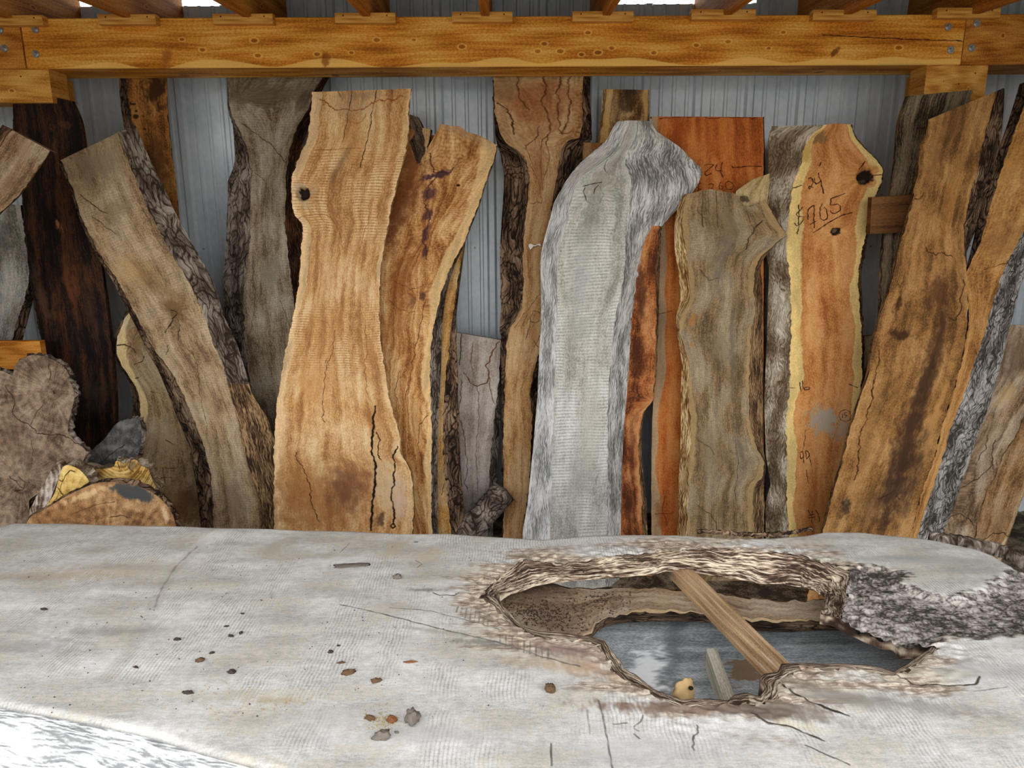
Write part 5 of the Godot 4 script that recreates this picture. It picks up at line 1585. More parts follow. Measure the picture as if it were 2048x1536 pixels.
	var wedge := slab("broken_wedge", "pale splintered wedge standing at the notched top of the grey brown slab", leaning(-3.545, 6.0), 0.03,
		[[1508, 358, 1539, 347, 0, 1], [1488, 371, 1538, 366, 0, 1], [1472, 384, 1536, 386, 0, 1], [1474, 396, 1534, 405, 0, 1], [1480, 430, 1532, 440, 0, 1], [1480, 480, 1515, 480, 0, 1]],
		{"dark": "6d5a34", "base": "a98c55", "light": "cbb07a", "stand": false, "edge": 0.001, "stains_and_light": [[1485, 396, 10, 8, 20, "3a3020", 0.8, 0.4]]}, 4, 4, "", "wood piece")
	slab("wood_slab", "bleached driftwood grey slab with a knobby shoulder and a knot near its top", leaning(-3.44, 8.0), 0.10,
		[[1262, 241, 1272, 241, 25, 27, -6.0], [1254, 256, 1274, 258, 27, 40, -5.5], [1243, 283, 1265, 285, 30, 97, -4.5], [1230, 306, 1252, 308, 44, 136, -3.0], [1206, 325, 1250, 327, 44, 153, -1.5], [1181, 339, 1256, 341, 31, 149, -0.5], [1163, 356, 1262, 360, 26, 136, 0], [1150, 380, 1262, 386, 27, 118, 0], [1142, 405, 1259, 408, 34, 104, 0], [1138, 432, 1255, 434, 37, 84, 0], [1128, 465, 1251, 468, 36, 58, 0], [1117, 510, 1251, 508, 35, 39, 0], [1115, 575, 1246, 560, 33, 34, 0], [1113, 646, 1230, 640, 31, 38, 0], [1110, 720, 1222, 719, 32, 38, 0], [1108, 792, 1216, 792, 33, 38, 0], [1104, 901, 1215, 901, 38, 31, 0], [1102, 1010, 1213, 1010, 47, 30, 0], [1101, 1060, 1213, 1060, 55, 29, 0], [1100, 1174, 1211, 1174, 60, 28, 0]],
		{"dark": "87837a", "base": "bebab0", "light": "dad6ce", "fine": 0.35, "greyed": 0.4, "grey": "a5a59f", "saw": [0.3, 6.4, 0.03, 0.17, 1.0], "edge": 0.003, "lumpy": 0.011, "res": 1.3, "figure": 0.05,
		"knots": [[1189, 385, 24, 24]], "stains_and_light": [[1189, 385, 26, 30, 0, "8f8a7e", 0.6, 0.3], [1180, 440, 22, 60, 10, "8e8b84", 0.5, 0.1], [1160, 560, 24, 130, 0, "a3a49f", 0.5, 0.1], [1180, 860, 24, 160, 0, "b8b2a2", 0.5, 0.1], [1160, 660, 30, 40, 0, "959289", 0.5, 0.1], [1160, 960, 30, 60, 0, "999791", 0.5, 0.1], [1205, 360, 40, 26, 0, "93897a", 0.5, 0.2]],
		"lines": [[1.6, "2e2a25", 0.85, 1.2, 1166, 373, 1180, 369, 1203, 364], [1.3, "3a352f", 0.8, 1.0, 1197, 370, 1190, 378, 1187, 388], [1.2, "3a352f", 0.7, 1.5, 1170, 375, 1168, 385, 1172, 400], [1.6, "7d776c", 0.3, 1.0, 1172, 400, 1185, 410, 1200, 405, 1207, 390, 1200, 372], [1.2, "45413b", 0.7, 1.0, 1212, 295, 1214, 320, 1213, 345]]}, 6, 2)  # left edge takes the paler kind, sunlight painted into it
	slab("wood_slab", "thick leaning slab with greyish tan face and craggy bark down its right side", leaning(-3.52, 6.0), 0.06,
		[[122, 320, 238, 264, 6, 34], [134, 350, 253, 313, 6, 40], [150, 393, 272, 357, 6, 42], [164, 437, 290, 403, 6, 46], [202, 513, 322, 470, 8, 46], [233, 558, 352, 522, 10, 46], [255, 598, 380, 570, 12, 45], [288, 660, 411, 638, 13, 36], [310, 700, 428, 692, 18, 46], [335, 733, 446, 735, 24, 42], [357, 770, 459, 782, 31, 44], [383, 828, 474, 835, 34, 62], [405, 883, 485, 887, 33, 66], [419, 937, 497, 937, 34, 60], [425, 992, 514, 992, 31, 50], [427, 1047, 521, 1047, 27, 45]],
		{"dark": "66503a", "base": "a28865", "light": "c5ab86", "greyed": 0.35, "grey": "948573", "saw": [0.11, 5.0, 0.0, 0.1, 1.0], "lumpy": 0.02, "res": 1.2, "break_r": [0.54, 5],
		"knots": [[347, 625, 22, 34]], "stains_and_light": [[190, 330, 80, 50, -25, "8c7a62", 0.7, 0.2], [230, 420, 40, 30, -25, "77644a", 0.5, 0.2], [260, 540, 50, 60, -20, "b98f58", 0.5, 0.1], [346, 622, 22, 30, 0, "5f4428", 0.7, 0.2], [346, 600, 30, 36, 0, "7d5f3c", 0.5, 0.2], [300, 560, 26, 40, -20, "7f6443", 0.4, 0.1], [470, 1000, 36, 60, 0, "8f7c64", 0.6, 0.2], [410, 800, 30, 60, -15, "aa9470", 0.4, 0.1]],
		"lines": [[1.3, "3a2a18", 0.75, 3.0, 160, 390, 185, 410, 210, 425, 216, 428], [1.2, "3a2a18", 0.75, 3.0, 185, 432, 210, 452, 232, 468], [1.6, "2b1c10", 0.85, 4.0, 340, 620, 350, 625, 346, 640, 335, 652, 330, 665], [1.3, "35241a", 0.75, 4.0, 352, 630, 360, 660, 356, 680], [1.0, "4a3622", 0.6, 4.0, 338, 690, 335, 710], [1.0, "4a3622", 0.6, 3.0, 385, 700, 395, 740, 400, 790, 410, 830, 415, 860], [1.0, "4a3622", 0.55, 3.0, 365, 690, 390, 710], [2.0, "4a3520", 0.5, 2.0, 236, 268, 250, 310, 275, 360, 296, 410]]}, 1, 0)
	slab("wood_slab", "largest pale tan slab with a round knothole on its left edge", leaning(-3.40, 8.2), 0.05,
		[[625, 184, 821, 177, 0, 1], [622, 222, 817, 222, 0, 2], [613, 280, 814, 290, 0, 2], [598, 318, 806, 320, 0, 2], [587, 347, 799, 345, 0, 2], [583, 385, 789, 388, 0, 2], [583, 407, 785, 403, 0, 2], [591, 431, 780, 430, 0, 2], [602, 446, 776, 450, 0, 2], [603, 495, 766, 500, 0, 2], [597, 573, 759, 575, 0, 2], [581, 657, 760, 657, 0, 2], [563, 748, 771, 750, 0, 2], [552, 828, 783, 815, 0, 2], [549, 880, 799, 868, 0, 2], [548, 912, 802, 905, 0, 2], [548, 945, 819, 938, 0, 2], [548, 1000, 827, 1000, 0, 2], [548, 1060, 825, 1060, 0, 2]],
		{"dark": "94663c", "base": "cb9c66", "light": "e7c594", "sap": "deb98a", "sapl": 13, "sapr": 5, "greyed": 0.06, "fine": 0.4, "band": 0.5, "figure": 0.2, "saw": [0.4, 5.4, 0.0, 0.12, 0.28], "saw_again": [0.34, 4.8, 0.0, 0.42, 0.54], "res": 1.35, "step": 0.008,
		"pits": [[606, 387, 12, 12, 0.04]], "knots": [[606, 387, 26, 34], [596, 440, 14, 20]],
		"stains_and_light": [[606, 387, 26, 30, 0, "b9a083", 0.6, 0.4], [606, 387, 12.5, 12.5, 0, "221712", 0.97, 0.8], [700, 215, 60, 22, 0, "b9a07e", 0.5, 0.2], [684, 320, 12, 70, 10, "6d5440", 0.55, 0.1], [700, 280, 50, 60, 0, "c58f52", 0.4, 0.1], [640, 1010, 120, 110, 0, "8d5a30", 0.6, 0.1], [700, 960, 60, 60, 0, "7b4a2e", 0.6, 0.1], [600, 970, 50, 90, 0, "a06c3c", 0.45, 0.1], [690, 985, 40, 60, 0, "63402c", 0.55, 0.1], [630, 760, 60, 90, 0, "c08248", 0.45, 0.1], [745, 840, 20, 60, 0, "9d6f42", 0.5, 0.1], [770, 970, 26, 90, 0, "cbb08a", 0.7, 0.2], [800, 1000, 16, 60, 0, "c9a995", 0.7, 0.2], [740, 700, 14, 60, 0, "a77343", 0.5, 0.1], [720, 196, 70, 10, -2, "8d7660", 0.5, 0.2], [765, 450, 10, 40, 0, "b08a58", 0.5, 0.1], [760, 1040, 10, 20, 0, "43301f", 0.7, 0.3], [650, 650, 70, 60, 0, "b5804a", 0.35, 0.1]],
		"lines": [[1.5, "33200f", 0.85, 0.8, 753, 181, 742, 235, 732, 287, 724, 320, 720, 335], [1.3, "3b2513", 0.75, 0.8, 705, 181, 698, 220, 690, 255, 684, 285], [1.0, "5a3c20", 0.6, 0.8, 676, 184, 680, 200], [1.0, "5a3c20", 0.6, 0.8, 782, 180, 784, 210], [1.6, "8a4a22", 0.75, 5.0, 640, 202, 660, 216, 690, 220, 712, 222, 735, 212, 760, 206, 790, 202, 805, 198], [1.0, "935a2c", 0.55, 4.0, 695, 240, 715, 246, 735, 228], [1.0, "6d4522", 0.55, 3.0, 655, 430, 675, 460, 686, 500], [1.0, "6d4522", 0.55, 3.0, 740, 430, 725, 470, 718, 510], [1.2, "5a3416", 0.65, 4.0, 670, 660, 665, 710, 655, 730], [1.2, "5a3416", 0.7, 4.0, 654, 720, 648, 770, 645, 810, 648, 845], [1.4, "43260f", 0.8, 4.0, 592, 905, 605, 940, 618, 970, 624, 1010, 640, 1045], [3.5, "1f130b", 0.9, 2.0, 750, 812, 747, 850, 744, 880, 749, 915, 748, 960, 744, 1010, 742, 1062], [1.8, "2b1a10", 0.85, 3.0, 752, 865, 760, 880, 758, 900, 762, 920], [2.4, "2a1a10", 0.85, 3.0, 797, 893, 788, 915, 787, 950, 783, 1000, 788, 1035, 784, 1050], [2.2, "1f130b", 0.8, 1.0, 780, 1052, 786, 1047, 790, 1053, 784, 1057, 780, 1052], [1.2, "7d5026", 0.6, 5.0, 730, 650, 735, 700, 728, 740, 735, 790], [0.9, "6d4522", 0.5, 2.0, 640, 640, 655, 645, 660, 655], [0.9, "7a5230", 0.5, 2.0, 585, 440, 620, 430, 650, 428], [1.0, "7a4a20", 0.5, 1.0, 630, 300, 720, 296]]}, 4, 4)
	var crotch := leaning(-3.30, 6.0)
	var forked := slab("forked_slab", "big dark streaked slab forked at the top with grey plated bark, leaning right at the right edge", crotch, 0.07,
		[[1857, 239, 1993, 182, 3, 18], [1853, 262, 1986, 212, 3, 26], [1840, 300, 1964, 292, 3, 40], [1836, 342, 1954, 342, 3, 42], [1825, 400, 1938, 400, 3, 40], [1809, 461, 1927, 465, 3, 24], [1797, 500, 1929, 505, 3, 6], [1784, 560, 1934, 540, 3, 0], [1765, 617, 1936, 610, 3, 0], [1745, 690, 1930, 690, 3, 0], [1735, 752, 1915, 752, 3, 0], [1719, 801, 1900, 801, 3, 0], [1700, 859, 1882, 859, 4, 0], [1688, 910, 1870, 910, 4, 0], [1668, 980, 1845, 980, 4, 0], [1650, 1050, 1825, 1056, 4, 0]],
		{"dark": "553a1e", "base": "926739", "light": "bb8d55", "greyed": 0.06, "band": 0.45, "fine": 0.35, "blotch": 0.45, "figure": 0.15, "stains_and_light": [[1905, 250, 40, 40, 0, "6d4a28", 0.6, 0.1], [1870, 310, 20, 80, 0, "6f4a28", 0.5, 0.1], [1795, 605, 8, 36, 0, "38210f", 0.85, 0.3], [1800, 670, 26, 16, 0, "382212", 0.85, 0.3], [1875, 590, 34, 44, 0, "4f2f1a", 0.7, 0.2], [1878, 690, 15, 120, 0, "452c1b", 0.75, 0.1], [1848, 770, 18, 140, 0, "372417", 0.8, 0.1], [1812, 890, 34, 160, 0, "3d281a", 0.85, 0.1], [1785, 985, 36, 120, 0, "3a271b", 0.8, 0.1], [1832, 950, 13, 130, 0, "3a2a20", 0.6, 0.1], [1740, 1010, 30, 60, 0, "5a4026", 0.5, 0.1], [1690, 1020, 12, 26, 0, "33271d", 0.8, 0.3], [1735, 870, 18, 170, 0, "a67c4a", 0.5, 0.1], [1795, 780, 12, 90, 0, "b3814a", 0.5, 0.1], [1868, 840, 10, 130, 0, "b98a50", 0.6, 0.2], [1900, 400, 22, 110, 0, "a9743c", 0.5, 0.1]],
		"lines": [[2.0, "4b2a12", 0.75, 6.0, 1852, 495, 1870, 510, 1890, 505, 1905, 515], [1.5, "3a2110", 0.75, 4.0, 1826, 400, 1840, 395, 1850, 385], [2.4, "402412", 0.7, 5.0, 1760, 700, 1748, 760, 1745, 800, 1722, 870, 1710, 960], [1.8, "3a2110", 0.7, 4.0, 1898, 636, 1910, 640, 1920, 620, 1926, 560], [1.6, "543418", 0.6, 5.0, 1790, 560, 1800, 575, 1812, 540], [1.5, "33200f", 0.7, 4.0, 1760, 1000, 1790, 980, 1800, 1000]]}, 5, 1)
	slab("", "", crotch, 0.07,
		[[2062, 160, 2150, 130, 22, 40], [2040, 235, 2130, 210, 22, 40], [2008, 325, 2105, 310, 20, 46], [1978, 424, 2070, 420, 20, 50], [1955, 500, 2030, 495, 12, 52], [1935, 540, 2010, 533, 0, 54], [1937, 610, 1991, 590, 0, 56], [1931, 690, 1964, 680, 0, 58], [1916, 752, 1940, 752, 0, 58], [1901, 801, 1922, 805, 0, 58], [1883, 859, 1900, 862, 0, 58], [1871, 910, 1886, 912, 0, 56], [1846, 980, 1862, 985, 0, 54], [1826, 1056, 1838, 1060, 0, 50]],
		{"dark": "664322", "base": "a5743f", "light": "c99a5c", "lumpy": 0.02, "greyed": 0.06, "stains_and_light": [[2010, 330, 26, 60, 0, "b3833f", 0.5, 0.1], [2000, 480, 40, 50, 0, "7c5330", 0.5, 0.1]], "lines": [[1.4, "46290f", 0.7, 3.0, 1970, 540, 2000, 530, 2020, 524], [1.4, "46290f", 0.7, 3.0, 1948, 690, 1955, 720, 1940, 760, 1930, 780]]}, 1, 7, "", "", forked)
	slab("wood_slab", "grey brown wavy slab low at right, behind the plated bark of the forked slab", leaning(-3.42, 7.0), 0.045,
		[[1975, 650, 2110, 650, 0, 3], [1945, 750, 2085, 750, 0, 3], [1915, 824, 2050, 824, 0, 3], [1900, 875, 2029, 875, 0, 3], [1885, 910, 2005, 910, 0, 3], [1875, 949, 1990, 949, 0, 3], [1865, 988, 1970, 988, 0, 3], [1855, 1027, 1958, 1027, 0, 3], [1845, 1086, 1946, 1086, 0, 3]],
		{"dark": "4d3a28", "base": "8a7055", "light": "b3997b", "greyed": 0.35, "figure": 0.4, "wave": 30.0, "stains_and_light": [[1995, 800, 26, 40, 30, "c9b9a4", 0.4, 0.2], [2010, 790, 20, 30, 0, "b88c4a", 0.4, 0.2], [1900, 1010, 20, 20, 0, "3d342c", 0.8, 0.3], [1960, 880, 30, 60, 20, "9a8468", 0.5, 0.1], [2030, 720, 40, 60, 0, "5a4632", 0.6, 0.1]], "lines": [[1.6, "2c1f14", 0.8, 4.0, 1905, 985, 1950, 960, 1985, 930, 1990, 880], [1.4, "2c1f14", 0.8, 4.0, 1890, 1040, 1920, 1025, 1945, 1045, 1950, 1060], [1.2, "33261b", 0.7, 4.0, 1975, 870, 1970, 900, 1955, 920]]}, 5, 5)  # one patch darkens the upper right end
	slab("wood_slab", "brown slab with a crisp pale edge, lowest at the right edge of the pile", leaning(-3.50, 7.0), 0.045,
		[[2050, 700, 2170, 700, 0, 3], [2010, 824, 2130, 824, 0, 3], [1985, 900, 2090, 900, 0, 3], [1970, 950, 2060, 960, 0, 3], [1955, 1000, 2040, 1005, 0, 3], [1945, 1050, 2023, 1055, 0, 3], [1935, 1094, 2009, 1094, 0, 3]],
		{"dark": "543b22", "base": "97714a", "light": "be9a6e", "sap": "c9b28f", "sapr": 5, "greyed": 0.25, "stains_and_light": [[2000, 1040, 30, 40, 0, "a08668", 0.5, 0.1]], "lines": [[1.6, "2b1d12", 0.8, 4.0, 1960, 1085, 1985, 1068, 2005, 1064, 2018, 1072]]}, 5, 4)
	# ---- far left
	slab("wood_slab", "pale grey forked branch slab at the left edge behind the orange board", leaning(-3.80, 4.0), 0.05,
		[[-60, 400, 40, 410, 0, 8], [-60, 480, 52, 480, 0, 10], [-60, 530, 60, 535, 0, 12], [-60, 580, 53, 583, 0, 16], [-60, 620, 42, 620, 0, 18], [-60, 690, 22, 690, 0, 20], [-60, 900, -20, 900, 0, 14]],
		{"dark": "5d564c", "base": "9b948a", "light": "c3bdb3", "greyed": 0.5, "grey": "a6a19a", "stains_and_light": [[0, 480, 30, 60, 20, "4a443b", 0.6, 0.1]]}, 5, 1)
	slab("wood_slab", "sawn end of a brown plank leaning in from beyond the left edge", leaning(-3.02, 7.0), 0.06,
		[[24, 260, 99, 301, 24, 1], [8, 282, 84, 325, 24, 1], [-8, 306, 66, 350, 24, 1], [-26, 332, 40, 388, 24, 1], [-52, 372, 0, 426, 24, 1], [-120, 480, -60, 520, 20, 1], [-220, 700, -150, 710, 20, 1], [-300, 900, -230, 900, 20, 1]],
		{"dark": "54402c", "base": "8c7053", "light": "b3977a", "greyed": 0.25, "stains_and_light": [[50, 300, 30, 20, 30, "9a8066", 0.5, 0.1], [20, 370, 24, 40, 30, "7a6048", 0.5, 0.1]]}, 5, 5)
	# a bit of paper stapled to the slab behind
	var spot := at_z(1068, 494, -4.02)
	var torn := Build.new()
	var white := plain("efe9df", 0.9)
	var bit := [Vector2(-0.030, 0.014), Vector2(-0.004, 0.012), Vector2(0.034, 0.018), Vector2(0.036, 0.010), Vector2(0.012, 0.004), Vector2(0.004, -0.004), Vector2(-0.016, -0.020), Vector2(-0.022, -0.006)]
	var top_row := PackedVector3Array()
	var low_row := PackedVector3Array()
	var uvr := PackedVector2Array()
	for i in 8:
		var f := i / 7.0
		top_row.append(Vector3(lerpf(-0.03, 0.036, f), 0.014 + 0.004 * sin(f * 9.0), 0.003 * sin(f * 7.0)))
		low_row.append(Vector3(lerpf(-0.03, 0.036, f), 0.008 - 0.022 * exp(-pow((f - 0.2) * 6.0, 2.0)) - 0.004 * sin(f * 14.0), 0.003 * cos(f * 5.0) + 0.002))
		uvr.append(Vector2(f, 0))
	var lo2 := PackedVector3Array()
	var hi2 := PackedVector3Array()
	for i in range(7, -1, -1):
		hi2.append(top_row[i] - Vector3(0, 0, 0.0012))
		lo2.append(low_row[i] - Vector3(0, 0, 0.0012))
	torn.grid([top_row, low_row], [uvr, uvr])
	torn.grid([hi2, lo2], [uvr, uvr])
	var paper := thing("paper_scrap", "torn white scrap of paper stuck on the warm brown slab beside the driftwood grey slab", "paper", Transform3D(Basis(Vector3.RIGHT, deg_to_rad(-8.0)), spot))
	part("torn_sheet", torn.mesh(white), paper)


# ---------------------------------------------------------------- rounds and chunks in the left corner
func round_piece(called: String, label: String, category: String, plane: Transform3D, deep: float, outer: Array, look: Dictionary, bark: int, lumpy := 0.006) -> Node3D:
	var pts := PackedVector2Array()
	var lo := Vector2(1e9, 1e9)
	var hi := -lo
	for i in range(0, outer.size(), 2):
		var p := on_plane(outer[i], outer[i + 1], plane, 0.0)
		pts.append(Vector2(p.x, maxf(p.y, 0.0)))
		lo = lo.min(Vector2(outer[i], outer[i + 1]))
		hi = hi.max(Vector2(outer[i], outer[i + 1]))
	var smooth := PackedVector2Array()
	var n := pts.size()
	var px := PackedVector2Array()
	for i in n:
		for k in 5:
			var f := k / 5.0
			smooth.append(pts[i].cubic_interpolate(pts[(i + 1) % n], pts[(i + n - 1) % n], pts[(i + 2) % n], f))
			var a := Vector2(outer[i * 2], outer[i * 2 + 1])
			var q := (i + 1) % n
			px.append(a.lerp(Vector2(outer[q * 2], outer[q * 2 + 1]), f))
	var mid := Vector2()
	var pmid := Vector2()
	for i in smooth.size():
		smooth[i].y = maxf(smooth[i].y, 0.0)
		mid += smooth[i] / smooth.size()
		pmid += px[i] / smooth.size()
	var root := thing(called, label, category, plane.translated_local(Vector3(mid.x, 0, 0)), "")
	var m := smooth.size()
	var rows := []
	var uvs := []
	var rings := 8
	for e in rings + 1:
		var g := 1.0 - float(e) / rings
		var r := PackedVector3Array()
		var u := PackedVector2Array()
		for i in m + 1:
			var p := mid.lerp(smooth[i % m], g)
			var q := pmid.lerp(px[i % m], g)
			r.append(Vector3(p.x - mid.x, p.y, 0.003 * rough_noise.get_noise_2d(p.x * 700.0, p.y * 700.0)))
			u.append((q - lo) / (hi - lo))
		rows.append(r)
		uvs.append(u)
	var mat := textured(0.3, 0.88)
	var b := Build.new()
	b.grid(rows, uvs)
	part("sawn_face", b.mesh(mat), root)
	var side := []
	var suv := []
	for e in 6:
		var g := e / 5.0
		var r := PackedVector3Array()
		var u := PackedVector2Array()
		for i in m + 1:
			var p := smooth[i % m]
			var out := (smooth[(i + 1) % m] - smooth[(i + m - 1) % m]).normalized()
			var normal := Vector2(-out.y, out.x)
			if normal.dot(p - mid) < 0.0:
				normal = -normal
			var bump := lumpy * (plate_noise.get_noise_3d(p.x * 2600.0, p.y * 2600.0, g * deep * 1500.0) + rough_noise.get_noise_3d(p.x * 5000.0, p.y * 5000.0, g * deep * 3000.0)) * (1.0 if e > 0 else 0.0)
			p += normal * (bump + 0.015 * sin(g * PI))
			r.append(Vector3(p.x - mid.x, maxf(p.y, 0.0), -deep * g))
			u.append(Vector2(0.1 + g * deep / 0.6, float(i) / m))
		side.append(r)
		suv.append(u)
	side.reverse()
	suv.reverse()
	var s := Build.new()
	s.grid(side, suv)
	var back := []
	back.append(side[0])
	var c := PackedVector3Array()
	for i in m + 1:
		c.append(Vector3(0, mid.y, -deep))
	s.grid([c, side[0]], [suv[0], suv[1]])
	part("bark", s.mesh(barks[bark]), root)
	jobs.append({"kind": "disc", "w": int((hi.x - lo.x) * 1.2), "h": int((hi.y - lo.y) * 1.2), "lo": lo, "span": hi - lo, "look": look, "mat": mat, "seed": jobs.size() * 13 + 5})
	return root


func log_rounds() -> void:
	round_piece("log_slice", "large two lobed brown log slice with growth rings at the left edge", "log slice", leaning(-2.98, 8.0), 0.045,
		[27, 744, 33, 727, 50, 714, 70, 710, 95, 715, 124, 730, 138, 750, 136, 759, 145, 772, 149, 794, 144, 818, 137, 846, 138, 868, 156, 886, 171, 901, 168, 919, 152, 936, 120, 955, 95, 975, 72, 990, 50, 1010, 45, 1040, 60, 1120, 40, 1240, -60, 1300, -160, 1240, -190, 1080, -170, 900, -110, 790, -40, 745, 0, 741, 22, 750],
		{"dark": "4a3a2d", "base": "786350", "light": "9c846c", "hearts": [[45, 955, 0.9, 0.0], [106, 783, 1.0, 34.0]], "pitch": 13.0, "ring": 0.13, "greyed": 0.3, "grey": "8a7b6d", "stains_and_light": [[85, 728, 22, 12, 0, "6b5a4a", 0.6, 0.2], [106, 783, 4, 7, 0, "2b1d12", 0.9, 0.5], [60, 900, 50, 40, 0, "7a6451", 0.4, 0.1], [20, 860, 30, 90, 0, "6b5542", 0.4, 0.1]], "lines": [[1.2, "2f2116", 0.8, 4.0, 100, 760, 101, 740, 98, 728], [1.4, "2f2116", 0.8, 4.0, 10, 770, 30, 800, 25, 830, 60, 850, 75, 865, 130, 870, 160, 890], [1.4, "2f2116", 0.8, 3.0, 20, 950, 35, 965, 45, 975, 30, 985], [1.2, "2f2116", 0.8, 3.0, 38, 955, 50, 960, 48, 975], [1.0, "3a2a1e", 0.6, 3.0, 60, 870, 68, 900, 62, 930], [1.0, "3a2a1e", 0.6, 3.0, 90, 800, 70, 830, 60, 850]]}, 0, 0.01)
	round_piece("log_stub", "small yellow log end with reddish bark, beside the two lobed log slice", "log", leaning(-2.86, 4.0), 0.10,
		[126, 934, 153, 936, 171, 952, 179, 970, 172, 1000, 150, 1060, 130, 1140, 100, 1140, 86, 1080, 91, 1018, 109, 985],
		{"dark": "9c7a38", "base": "d0ab60", "light": "e6c883", "hearts": [[135, 1010, 1.0, 0.0]], "pitch": 13.0, "ring": 0.1, "greyed": 0.05, "lines": [[1.3, "3b2a12", 0.8, 2.0, 116, 960, 125, 965, 130, 955, 140, 945, 150, 943], [1.2, "3b2a12", 0.8, 2.0, 112, 972, 122, 985, 128, 990], [1.0, "57401c", 0.6, 2.0, 125, 966, 116, 990, 100, 1015]]}, 3, 0.012)
	round_piece("log_stub", "flaky bark strip of log standing between the two lobed slice and the yellow log end", "log", leaning(-2.93, 4.0), 0.05,
		[109, 931, 126, 933, 112, 970, 100, 1000, 90, 1022, 84, 1070, 60, 1100, 56, 1035, 66, 1006, 84, 974],
		{"dark": "4d3b30", "base": "93806f", "light": "c9bcae", "hearts": [[300, 1000, 1.0, 0.0]], "pitch": 7.0, "ring": 0.4, "greyed": 0.4, "grey": "9d9189"}, 3, 0.012)
	round_piece("log_slice", "round brown log slice with a slate grey crescent, lowest in the left corner", "log slice", leaning(-2.72, 6.0), 0.05,
		[56, 1040, 88, 1020, 120, 1000, 147, 985, 190, 967, 226, 964, 270, 970, 310, 989, 336, 1014, 350, 1043, 362, 1100, 350, 1180, 300, 1260, 210, 1290, 120, 1260, 60, 1190, 40, 1110],
		{"dark": "64442a", "base": "9a724a", "light": "c49c6e", "hearts": [[215, 1140, 0.9, 0.0]], "pitch": 26.0, "ring": 0.1, "greyed": 0.1, "stains_and_light": [[266, 985, 52, 18, 14, "424344", 0.95, 0.6], [170, 990, 60, 8, -20, "d9b888", 0.7, 0.3], [330, 1030, 10, 20, -30, "dcc09a", 0.8, 0.3], [120, 1030, 60, 16, -15, "9a6f44", 0.5, 0.2]], "lines": [[1.2, "57391f", 0.7, 2.0, 140, 1030, 190, 1010, 230, 1003], [1.2, "3d2815", 0.8, 2.0, 220, 1035, 240, 1030, 255, 1035]]}, 1, 0.006)
	round_piece("wood_chunk", "splintered yellow chunk of wood behind the slate marked log slice", "wood piece", leaning(-2.96, 5.0), 0.08,
		[163, 934, 195, 938, 226, 934, 233, 922, 250, 926, 270, 919, 285, 932, 297, 938, 303, 955, 313, 981, 300, 990, 296, 1050, 250, 1090, 190, 1080, 176, 1010, 172, 960],
		{"dark": "7a5626", "base": "c19850", "light": "e2c17c", "hearts": [[240, 700, 3.0, 0.0]], "pitch": 9.0, "ring": 0.4, "greyed": 0.1, "stains_and_light": [[262, 930, 22, 12, 10, "5d4c38", 0.7, 0.3], [185, 945, 20, 10, 0, "6d5330", 0.6, 0.2], [235, 955, 40, 14, 0, "d8b266", 0.5, 0.2]], "lines": [[1.3, "43311a", 0.8, 2.0, 262, 922, 258, 935, 266, 945], [1.3, "43311a", 0.8, 2.0, 236, 925, 240, 938]]}, 3, 0.01)
	round_piece("log_stub", "slate grey log end in shadow behind the yellow chunk", "log", leaning(-3.12, 8.0), 0.05,
		[160, 930, 179, 905, 211, 876, 232, 848, 258, 838, 280, 842, 280, 900, 262, 930, 250, 1000, 210, 1080, 170, 1060, 160, 980],
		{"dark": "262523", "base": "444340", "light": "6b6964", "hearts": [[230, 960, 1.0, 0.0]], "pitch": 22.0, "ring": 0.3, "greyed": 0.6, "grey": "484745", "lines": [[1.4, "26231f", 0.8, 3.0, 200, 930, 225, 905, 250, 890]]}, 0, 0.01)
	# a short branch lying behind the hollow slab, in the middle
	var a := at_z(925, 1075, -3.74)
	var c := at_z(1012, 978, -3.80)
	var dir := (c - a).normalized()
	var branch := thing("branch_log", "short grey barked branch wedged below the spalted pale slab", "log", Transform3D(Basis(), Vector3((a.x + c.x) * 0.5, 0, a.z)))
	var low: Vector3 = a - dir * (a.y / maxf(dir.y, 0.2))
	var rows := []
	var uvs := []
	var side := dir.cross(Vector3.BACK).normalized()
	var up := side.cross(dir).normalized()
	for i in 41:
		var p: Vector3 = low.lerp(c, i / 40.0) - branch.position
		var r := PackedVector3Array()
		var u := PackedVector2Array()
		for k in 21:
			var t := TAU * (k % 20) / 20.0
			var d := side * cos(t) + up * sin(t)
			var rad := 0.085 * (1.0 if i < 40 and i > 0 else 0.0) + 0.012 * plate_noise.get_noise_3d(i * 130.0, cos(t) * 160.0, sin(t) * 160.0)
			r.append(p + d * rad)
			u.append(Vector2(k / 20.0 * 0.55, i * 0.009))
		rows.append(r)
		uvs.append(u)
	var b := Build.new()
	b.grid(rows, uvs)
	part("bark", b.mesh(barks[0]), branch)


